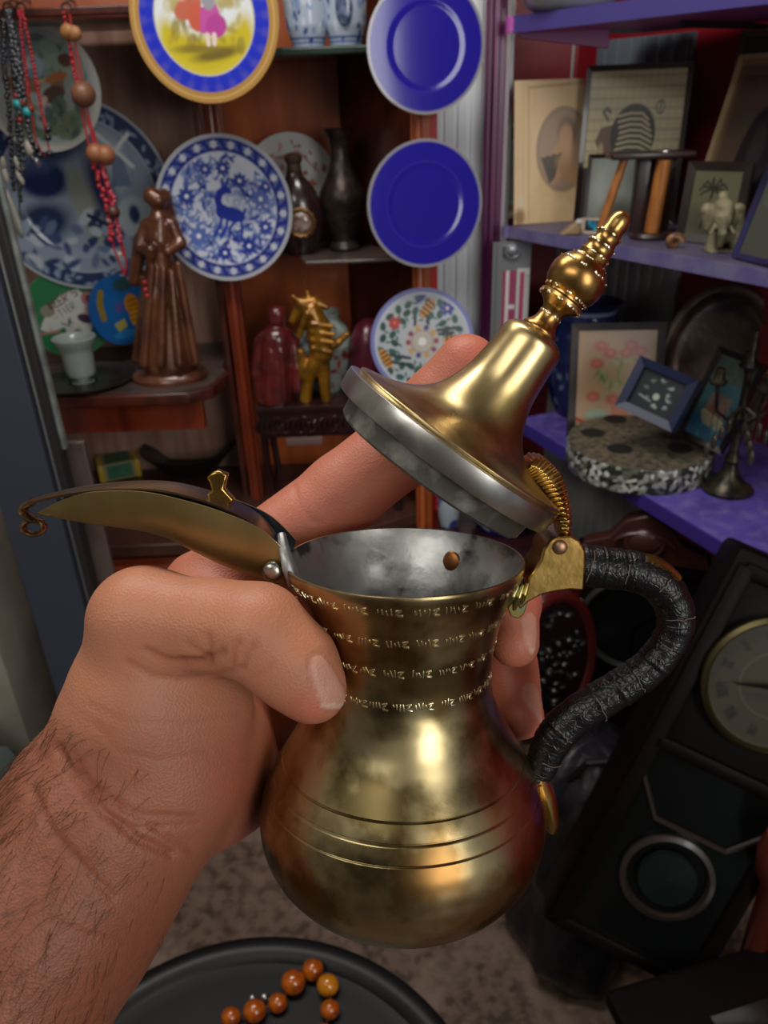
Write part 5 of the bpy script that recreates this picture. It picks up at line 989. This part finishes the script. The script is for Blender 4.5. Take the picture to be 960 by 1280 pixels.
# oval metal tray standing on edge
p = np.array([onY(886, 520, 1.38)[0], 1.38, ZL+.0005]); p = W(884, 540, 1.50); p[2] = ZL+.0005; s_ = depth(p)/F; hh = onY(884, 352, p[1]+.05)[2]-ZL
mb = MB(); seg = 80; rings_ = [(.0, .006), (.62, .006), (.72, .004), (.8, 0), (.84, -.006), (.9, -.002), (.96, -.004), (1.0, -.002), (1.0, .002), (.9, .008), (0, .01)]; vs = []; fs = []
for q, y in rings_:
    for k in range(seg): t = 2*math.pi*k/seg; vs.append((q*68*s_*math.cos(t), y, hh/2+q*hh/2*math.sin(t)))
for i in range(len(rings_)-1):
    for k in range(seg): k2 = (k+1) % seg; fs.append((i*seg+k, i*seg+k2, (i+1)*seg+k2, (i+1)*seg+k))
mb.add(vs, fs); o = mb.build('oval_tray', mat('tarnished_silver', '6c5c52', .3, .75, col2='4c3c34', ns=14, bump=('noise', 70, .3, .002))); o.matrix_world = T(p) @ Rz(-20) @ Rx(-10); tag(o, 'large tarnished oval metal tray standing upright at the back of the lower shelf', 'tray')
# terrazzo disc
zc = ZL+.046; pc = onZ(800, 551, zc); pc[2] = ZL+.0005; s_ = depth(pc)/F; rD = 88*s_
terr = bpy.data.materials.new('terrazzo'); terr.use_nodes = True; nt = terr.node_tree; bs2 = nt.nodes['Principled BSDF']; bs2.inputs['Roughness'].default_value = .4
tc = nt.nodes.new('ShaderNodeTexCoord'); vo = nt.nodes.new('ShaderNodeTexVoronoi'); vo.inputs['Scale'].default_value = 130; vo.feature = 'F1'; nt.links.new(tc.outputs['Object'], vo.inputs['Vector']); cr = nt.nodes.new('ShaderNodeValToRGB'); sepc = nt.nodes.new('ShaderNodeSeparateColor'); nt.links.new(vo.outputs['Color'], sepc.inputs[0]); nt.links.new(sepc.outputs[0], cr.inputs[0])
cr.color_ramp.interpolation = 'CONSTANT'; e = cr.color_ramp.elements; e[0].color = (*lin('22251f'), 1); e[1].position = .36; e[1].color = (*lin('55574c'), 1); n_ = e.new(.6); n_.color = (*lin('8c9088'), 1); n_ = e.new(.82); n_.color = (*lin('bfc2bc'), 1); nt.links.new(cr.outputs[0], bs2.inputs['Base Color'])
td = thing('terrazzo_disc', 'thick round black and white terrazzo disc with dark holes on the lower violet shelf', 'stone disc', T(pc))
dm = mat('dusty_terrazzo_top', '5c5342', .55, col2='3c362a', ns=70, nmix=(.42, .58), col3='787060', ns3=110)
mb = MB(); mb.lathe([(1e-5, 0), (rD*.99, 0), (rD, .003), (rD, .042), (rD*.985, .0455)], 80); mb.build('side', terr, td)
holes = [onZ(x, y, zc) for x, y in ((769, 524), (741, 541), (775, 561), (850, 560))]
mb = MB(); mb.cur = 0; mb.lathe([(1e-5, .0455), (rD*.985, .0456)], 80); mb.build('top_face', dm, td)
for hq in holes: mb = MB(); M2 = T((hq[0]-pc[0], hq[1]-pc[1], .0457)); mb.lathe([(1e-5, .0001), (.019, .0001), (.021, .0005), (.022, 0)], 28, M2); mb.build('hole_shade', mat('hollow_shade', '0e0c0a', .8), td)  # flat black discs stand in for the shade inside the holes
# blue framed shells leaning on the disc
def shells(u, v):
    P = Paint(u, v, '22282c'); g = random.Random(4)
    for x, y in ((.3, .78), (.7, .75), (.22, .58), (.75, .55), (.3, .3), (.5, .42), (.75, .25), (.5, .85), (.78, .42), (.55, .18)):
        for _ in range(4): P.ell(x+g.uniform(-.04, .04), y+g.uniform(-.03, .03), g.uniform(.03, .06), g.uniform(.02, .04), g.choice(['6c7470', '8a908c', '545c5c']), g.uniform(0, 180))
    P.ell(.5, .42, .07, .09, 'a0a49c'); P.line([(.15, .32), (.42, .26)], .025, '7c8480'); return P
a = W(771, 508, 1.34); b2 = W(842, 541, 1.29)
picframe('shell_display', 'small blue shadow frame with grey shells leaning over the terrazzo disc', 'picture frame', a, b2, (797, 443), 24, .014, .03, shells, mat('navy_frame', '141e40', .4), gilt)
def ship(u, v):
    P = Paint(u, v, '35565c'); P.poly([(0, 0), (1, 0), (1, .3), (0, .26)], '1f4c66'); P.poly([(0, .72), (1, .72), (1, 1), (0, 1)], '3c4a40'); P.blots(20, (0, .75, 1, 1), (.05, .12), ['4a5648', '2f3c36'], 3, .4, .7); P.poly([(.15, .32), (.85, .24), (.78, .14), (.3, .18)], '8c8466')
    for x in (.28, .42, .56, .7): P.poly([(x-.06, .3), (x+.07, .29), (x+.06, .55), (x-.05, .57)], '70584a' if x != .42 else '7c4634')
    P.line([(.2, .33), (.82, .26)], .012, 'a09878'); P.blots(14, (0, 0, 1, .2), (.03, .08), ['2a6074', '3c7480'], 6, .3); return P
a = W(848, 541, 1.36); b2 = W(903, 568, 1.31)
picframe('ship_picture', 'tilted dark framed picture of a sailing ship, right of the blue shell frame', 'picture', a, b2, (880, 425), 16, .009, .014, ship, mat('black_gold_frame', '1e1a14', .35, .3, col2='8a7844', ns=6, nmix=(.6, .66)), gilt)
# dark candelabrum with hanging tassels
p = onZ(908, 612, ZL+.0005); D_ = depth(p); ca = thing('candelabrum', 'dark branched metal candelabrum with hanging drops at the right of the lower shelf', 'candlestick', T(p)); dm2 = mat('dark_old_metal', '1e1b18', .35, .6, col2='4c4434', ns=60)
mb = MB(); s_ = D_/F; mb.lathe([(1e-5, 0), (30*s_, 0), (31*s_, .006), (22*s_, .014), (12*s_, .03), (8*s_, .05), (10*s_, .056), (6*s_, .07), (5*s_, .12), (8*s_, .13), (5*s_, .14), (4*s_, .2), (9*s_, .215), (4*s_, .23), (3*s_, .27), (1e-5, .272)], 28); mb.build('stem', dm2, ca)
for i, (dx, dy) in enumerate(((-.05, -.02), (.05, -.01), (.0, -.055), (.02, .05))):
    mb = MB(); mb.tube([(0, 0, .15), (dx*.5, dy*.5, .13), (dx, dy, .15), (dx*1.1, dy*1.1, .19)], .003, 8); mb.lathe([(1e-5, .19), (.012, .195), (.014, .2), (.008, .204), (.007, .22), (1e-5, .22)], 16, T((dx*1.1, dy*1.1, 0))); arm = mb.build('arm', dm2, ca)
    for k in range(4):
        mb = MB(); t = k/3; x, y = dx*(.4+.7*t), dy*(.4+.7*t); mb.tube([(x, y, .15), (x, y, .13-.012*k)], .0008, 5); mb.ball((x, y, .12-.012*k), (.005, .005, .014), 10); mb.build('drop', mat('dull_drop', '4a4238', .25, .4), arm)
mb = MB(); mb.tube([(.02, -.02, .21), (.045, -.03, .18)], .006, 10); mb.build('tan_candle', mat('tan_wax', '8a6c44', .5), ca)
# ------------------------------------------------------------------ dark clocks, lower right
dkc = mat('dark_clock_wood', '0c0504', .5, col2='070303', ns=12, spec=.12); glassd = mat('dark_clock_glass', '0a0c0c', .2, spec=.25)
def camplane(cx, cy, D, roll, yaw=0, pitch=0):
    o_ = W(cx, cy, D); M = CW.to_3x3().to_4x4(); return T(o_) @ M @ Matrix.Rotation(math.radians(-90), 4, 'X').inverted() @ Matrix.Identity(4)
def upright(cx, cy, D, roll=0, yaw=0, tilt=0): return T(W(cx, cy, D)) @ Rz(yaw) @ Rx(tilt) @ Ry(roll)
M = upright(792, 778, 1.42, 0, -20, -4); wc = thing('wall_clock', 'dark wooden clock with carved crest and round glass standing behind the leather handle', 'clock', M)
mb = MB(); mb.box((0, .03, -.16), (.20, .07, .52), bev=.008); mb.box((0, .026, .115), (.23, .085, .02), bev=.004); mb.box((0, .026, -.42), (.23, .085, .03), bev=.004); mb.build('case', dkc, wc)
mb = MB(); mb.prism([(-.11, .125), (.11, .125), (.10, .15), (.06, .165), (.035, .2), (0, .215), (-.035, .2), (-.06, .165), (-.1, .15)], -.005, .03); mb.ball((0, -.008, .165), (.03, .012, .025), 16); mb.tube([(.05*math.cos(t)*(1-t/8), -.01, .16+.022*math.sin(t)) for t in np.linspace(0, 6, 20)], .005, 8); mb.tube([(-.05*math.cos(t)*(1-t/8), -.01, .16+.022*math.sin(t)) for t in np.linspace(0, 6, 20)], .005, 8); mb.build('carved_crest', mat('carved_crest_wood', '40201a', .35, coat=.3), wc, bev=.004)
mb = MB(); mb.lathe([(.083, 0), (.095, 0), (.097, .006), (.09, .012), (.084, .008), (.083, 0)], 60, T((0, -.006, .0)) @ Rx(90), cap=False); mb.build('dial_ring', mat('dull_steel_ring', '4a4c4a', .3, .7), wc)
mb = MB(); mb.lathe([(1e-5, 0), (.085, 0), (.085, .003), (1e-5, .004)], 48, T((0, -.006, 0)) @ Rx(90)); mb.build('dial_glass', glassd, wc)
mb = MB(); mb.tube([(0, -.012, 0), (.03, -.012, .03)], .002, 6); mb.tube([(0, -.012, 0), (.0, -.012, -.05)], .002, 6); mb.build('hand', dkc, wc)
# long clock leaning
M = upright(950, 882, 1.02, 21, -12, -20); lc = thing('long_clock', 'long dark leaning pendulum clock with an olive dial and glazed door', 'clock', M); s_ = 1.02/F
mb = MB(); mb.box((0, .045, -.12), (.23, .09, .60), bev=.01); mb.build('case', dkc, lc)
mb = MB()
for x in (-.098, .098): mb.box((x, -.006, -.12), (.022, .014, .56), bev=.004)
for z in (.155, -.10, -.40): mb.box((0, -.006, z), (.20, .014, .02), bev=.004)
mb.build('door', dkc, lc)
def dial(u, v):
    P = Paint(u, v, '332e1c'); P.ring(0, 0, .93, 1.2, '3a341e'); P.ring(0, 0, .5, .52, '4c4634')
    num = ['XII', 'I', 'II', 'III', 'IIII', 'V', 'VI', 'VII', 'VIII', 'IX', 'X', 'XI']
    for k in range(12):
        t = math.pi/2-k*math.pi/6; cx_, cy_ = .76*math.cos(t), .76*math.sin(t); n = num[k]; w_ = .05*len(n)
        for i, ch in enumerate(n):
            xo = (i-(len(n)-1)/2)*.06; R_ = t-math.pi/2; L_2 = {'I': [[(0, -1), (0, 1)]], 'V': [[(-.4, 1), (0, -1), (.4, 1)]], 'X': [[(-.4, 1), (.4, -1)], [(.4, 1), (-.4, -1)]]}[ch]
            for stq in L_2: P.line([(cx_+(xo+a_*.05)*math.cos(R_)-b_*.07*math.sin(R_), cy_+(xo+a_*.05)*math.sin(R_)+b_*.07*math.cos(R_)) for a_, b_ in stq], .022, '0e0c08')
    return P
mb = painted_disc(82*s_, lambda q: 0, dial, 60, 160, th=.004); o = mb.build('dial', matte, lc); o.location = (0, -.014, .035)
mb = MB(); mb.lathe([(80*s_, 0), (88*s_, .0), (88*s_, .008), (83*s_, .012), (80*s_, .008), (80*s_, 0)], 60, T((0, -.013, .035)) @ Rx(90), cap=False); mb.build('bezel', mat('brass_bezel', '4a4228', .4, .8), lc)
for a_, l_ in ((200, .05), (330, .065)): mb = MB(); r_ = math.radians(a_); mb.tube([(0, -.021, .035), (l_*math.cos(r_), -.021, .035+l_*math.sin(r_))], [.0035, .001], 8); mb.build('hand', dkc, lc)
mb = MB(); mb.box((0, -.003, -.25), (.18, .004, .28)); mb.build('glass', glassd, lc)
mb = MB(); mb.lathe([(.052, 0), (.062, 0), (.062, .006), (.055, .008), (.052, 0)], 48, T((0, -.007, -.27)) @ Rx(90), cap=False); mb.tube([(-.09, -.008, -.15), (-.05, -.008, -.2), (.05, -.008, -.2), (.09, -.008, -.15)], .004, 6); mb.build('fretwork', mat('dark_fret', '2a211e', .35, coat=.3), lc)
mb = MB(); mb.lathe([(1e-5, 0), (.04, 0), (.038, .006), (1e-5, .008)], 36, T((0, -.010, -.27)) @ Rx(90)); mb.build('pendulum_bob', mat('dim_bob', '1c2624', .2, .5), lc)
# carved round fretwork panel
M = upright(694, 822, 1.32, 0, 28, -10); rp = thing('carved_roundel', 'round red-brown framed carved panel standing behind the fingertips', 'carving', M); s_ = 1.32/F
mb = MB(); t = np.linspace(0, 2*math.pi, 48, endpoint=False); mb.tube([(58*s_*math.cos(a_), 0, 84*s_*math.sin(a_)) for a_ in t], .011, 12, closed=True); mb.build('frame', mat('polished_red_wood', '4c1412', .2, coat=.7), rp)
g = random.Random(9); mb = MB(); mb.lathe([(1e-5, 0), (1, 0), (1, .004), (1e-5, .004)], 40, Matrix.Diagonal((55*s_, 1, 80*s_, 1)) @ Rx(90)); mb.build('back_board', mat('black_lacquer', '0e0b0c', .25, coat=.4), rp)
mb = MB()
for k in range(46): a_ = g.uniform(0, 6.28); q = math.sqrt(g.random())*.8; x, z = 55*s_*q*math.cos(a_), 80*s_*q*math.sin(a_); mb.ball((x, -.008, z), (g.uniform(.004, .011), .008, g.uniform(.003, .008)), 10, None)
mb.build('carved_relief', mat('dark_relief', '1a1416', .4, coat=.1), rp)['kind'] = 'stuff'
# dark leather bag under the handle
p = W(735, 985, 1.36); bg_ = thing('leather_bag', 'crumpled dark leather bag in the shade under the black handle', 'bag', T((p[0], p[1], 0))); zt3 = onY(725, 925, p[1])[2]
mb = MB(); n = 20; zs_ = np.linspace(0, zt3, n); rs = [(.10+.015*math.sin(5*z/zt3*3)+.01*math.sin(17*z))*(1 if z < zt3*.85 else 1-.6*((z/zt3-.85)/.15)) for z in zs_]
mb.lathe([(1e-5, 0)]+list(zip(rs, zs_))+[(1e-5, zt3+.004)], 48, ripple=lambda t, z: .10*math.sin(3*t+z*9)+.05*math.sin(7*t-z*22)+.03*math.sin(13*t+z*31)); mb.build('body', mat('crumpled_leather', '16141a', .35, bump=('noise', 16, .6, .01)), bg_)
mb = MB(); mb.tube([(-.05, -.05, zt3*.93), (-.03, -.07, zt3+.02), (.03, -.07, zt3+.02), (.05, -.05, zt3*.93)], .006, 8); mb.build('strap', mat('black_strap', '120f12', .4), bg_)
# dark furniture corner, bottom right
q1 = onZ(762, 1232, .46); q2 = onZ(962, 1172, .46); X_ = (q2-q1)/np.linalg.norm(q2-q1); Yq = np.array([-X_[1], X_[0], 0]); M = Matrix(((X_[0], Yq[0], 0, q1[0]), (X_[1], Yq[1], 0, q1[1]), (0, 0, 1, 0), (0, 0, 0, 1)))
ch = thing('wooden_chest', 'dark polished wooden chest, its corner at the bottom right', 'chest', M)
mb = MB(); mb.box((.3, -.25, .445), (.62, .5, .03), bev=.012); mb.build('top', dkc, ch); mb = MB(); mb.box((.31, -.25, .24), (.58, .46, .38), bev=.005); mb.build('body', dkc, ch); mb = MB(); mb.box((.31, -.25, .025), (.6, .48, .05), bev=.008); mb.build('plinth', dkc, ch)
mb = MB(); mb.box((.33, -.24, .461), (.46, .34, .004), bev=.001); mb.build('inset_panel', mat('dark_inset', '1c1614', .25, coat=.4), ch)
p = W(975, 1080, 1.0); ps_ = thing('wooden_post', 'red-brown turned wooden post at the right edge below the long clock', 'post', T((p[0], p[1], 0))); zz_ = p[2]+.06
mb = MB(); mb.lathe([(1e-5, 0), (.03, 0), (.03, .03), (.018, .05), (.016, zz_-.1), (.026, zz_-.08), (.03, zz_-.04), (.024, zz_-.01), (1e-5, zz_)], 28); mb.build('turned_shaft', mat('warm_red_wood', '5a2418', .3, coat=.3), ps_)
# ------------------------------------------------------------------ round black stool with amber beads
zS = .45; q_ = [onZ(*p, zS)[:2] for p in ((338, 1170), (112, 1262), (558, 1280))]
A_ = 2*np.array([q_[1]-q_[0], q_[2]-q_[0]]); c2_ = np.linalg.solve(A_, [q_[1].dot(q_[1])-q_[0].dot(q_[0]), q_[2].dot(q_[2])-q_[0].dot(q_[0])]); c_ = np.array([c2_[0], c2_[1], zS]); rS = float(np.linalg.norm(q_[0]-c2_))
#print(, rS, onZ(110, 1262, zS)-c_, onZ(560, 1280, zS)-c_)
stl = thing('round_table', 'low round black table with a raised rim at the bottom of the picture', 'table', T((c_[0], c_[1], 0))); blkp = mat('black_table_lacquer', '0a0a0b', .42, spec=.3, col2='0e0e0f', ns=20)
mb = MB(); mb.lathe([(1e-5, zS-.035), (rS-.02, zS-.035), (rS, zS-.02), (rS+.002, zS-.004), (rS-.008, zS), (rS-.022, zS-.002), (rS-.032, zS-.012), (rS-.05, zS-.014), (1e-5, zS-.014)], 96); mb.build('top', blkp, stl)
mb = MB(); mb.lathe([(1e-5, 0), (.16, 0), (.16, .012), (.04, .03), (.03, .06), (.03, zS-.05), (.06, zS-.036), (1e-5, zS-.035)], 40); mb.build('pedestal', blkp, stl)
amb = mat('amber_bead', 'cc6a10', .15, col2='94380a', ns=60, trans=.35, coat=.5, sss=0); amb2 = mat('light_amber_bead', 'd88a14', .12, trans=.4, coat=.6)
zb = zS-.014; bp = spl([(290, 1278), (318, 1272), (346, 1262), (362, 1246), (372, 1230), (384, 1221), (398, 1222), (407, 1232), (413, 1248), (414, 1262), (411, 1278), (405, 1300), (380, 1318), (330, 1312), (298, 1296)], 30)
p0 = onZ(380, 1250, zb); ab = thing('amber_necklace', 'string of orange amber beads lying on the low round black table', 'necklace', T(p0)); sA = depth(p0)/F; first = None
pts3 = [onZ(x, y, zb)-p0 for x, y in bp]
pp = [pts3[0]]; rb = .0155
acc = [pts3[0]]
fine = np.array([onZ(*q, zb)-p0 for q in spl(list(map(tuple, bp)), 600)])
last = fine[0]; bl_ = [last]
for q in fine:
    if np.linalg.norm(q-last) >= 2*rb*.98: bl_.append(q); last = q
g = random.Random(4)
for i, q in enumerate(bl_[:-1]):
    f = g.choice((.85, 1, 1.1)); 
    if first is None: mb = MB(); mb.ball((0, 0, 0), rb, 16); first = mb.build('bead', amb, ab); cpy = first
    elif i == 5: mb = MB(); mb.ball((0, 0, 0), rb, 16); lightb = mb.build('bead', amb2, ab); cpy = lightb
    elif i in (9, 13): cpy = lightb.copy(); COL.objects.link(cpy)
    else: cpy = first.copy(); COL.objects.link(cpy)
    cpy.parent = ab; cpy.scale = (f*.98, f*.9, f*.95); cpy.location = (q[0], q[1], rb*f*.95+.0004)
mb = MB(); mb.tube([(q[0], q[1], rb) for q in fine[::6]], .0012, 6, closed=True); mb.build('cord', mat('brown_cord', '3c2010', .6), ab)
for i, (x, y) in enumerate(((315, 1264), (330, 1262))): q = onZ(x, y, zb)-p0; mb = MB(); mb.ball((q[0]-.0, q[1]+.012, .007), (.006, .006, .007), 12); mb.build('silver_bead', mat('silver_bead', 'b0b0ac', .2, .9), ab)
# ------------------------------------------------------------------ stuff outside the cabinet, far left
p = onZ(-20, 900, .02); mb = MB(); gx = 26; vs = []; fs = []; g = random.Random(1)
ML = T((-.98, .98, .0))
for i in range(gx):
    for j in range(gx):
        u_, v_ = i/(gx-1)-.5, j/(gx-1)-.5; r = max(abs(u_), abs(v_))*2; vs.append((u_*.5, v_*.6, (.42*(1-r**6))+(.02*math.sin(9*u_+5*v_*2)+.015*math.sin(23*u_-11*v_)+.012*math.sin(31*v_+5*u_))*(1-r)**.3))
for i in range(gx-1):
    for j in range(gx-1): a_ = i*gx+j; fs.append((a_, a_+gx, a_+gx+1, a_+1))
n0 = len(vs); mb.add(vs, fs); o = mb.build('plastic_sheet', mat('grey_green_plastic', '55605c', .3, col2='3c4846', ns=7, coat=.3)); o.matrix_world = ML; tag(o, 'crumpled grey-green plastic sheeting heaped left of the cabinet', 'sheet')
cc = thing('cardboard_box', 'pale carton standing behind the plastic sheeting at the left edge', 'box', T((-1.0, 1.5, .15))); mb = MB(); mb.box((0, 0, .30), (.34, .3, .6), bev=.004); mb.build('body', mat('pale_card', 'a39a8c', .6, col2='8c8478', ns=5), cc); mb = MB(); mb.box((0, -.13, .61), (.34, .14, .004), Rx(0)); mb.build('flap', mat('pale_flap', 'b8b2a6', .6), cc)
# ================================================================== lights
def area(name, loc, target, sx, sy, power, col=(1, 1, 1)):
    l = bpy.data.lights.new(name, 'AREA'); l.shape = 'RECTANGLE'; l.size = sx; l.size_y = sy; l.energy = power; l.color = col
    o = bpy.data.objects.new(name, l); COL.objects.link(o); o.location = loc; o.rotation_euler = (Vector(target)-Vector(loc)).to_track_quat('-Z', 'Y').to_euler(); return o
area('doorway_daylight', (1.15, -1.75, 2.0), (.1, .3, 1.4), .8, 1.3, 24, (1, .97, .93))
area('ceiling_tube', (-.25, .75, 2.5), (-.25, 1.0, 0), 1.1, .3, 17, (1, .96, .9))
area('added_fill_light', (-.7, -.6, 2.5), (.2, .4, .9), 1.0, .3, 7, (1, .97, .92))  # added fill lamp to brighten the right shelves and the hand
w = bpy.data.worlds.new('world'); S.world = w; w.use_nodes = True; w.node_tree.nodes['Background'].inputs[0].default_value = (.75, .8, .9, 1); w.node_tree.nodes['Background'].inputs[1].default_value = .22
S.view_settings.view_transform = 'Standard'; S.view_settings.look = 'None'; S.view_settings.exposure = 0; S.view_settings.gamma = 1; S.view_settings.use_curve_mapping = False
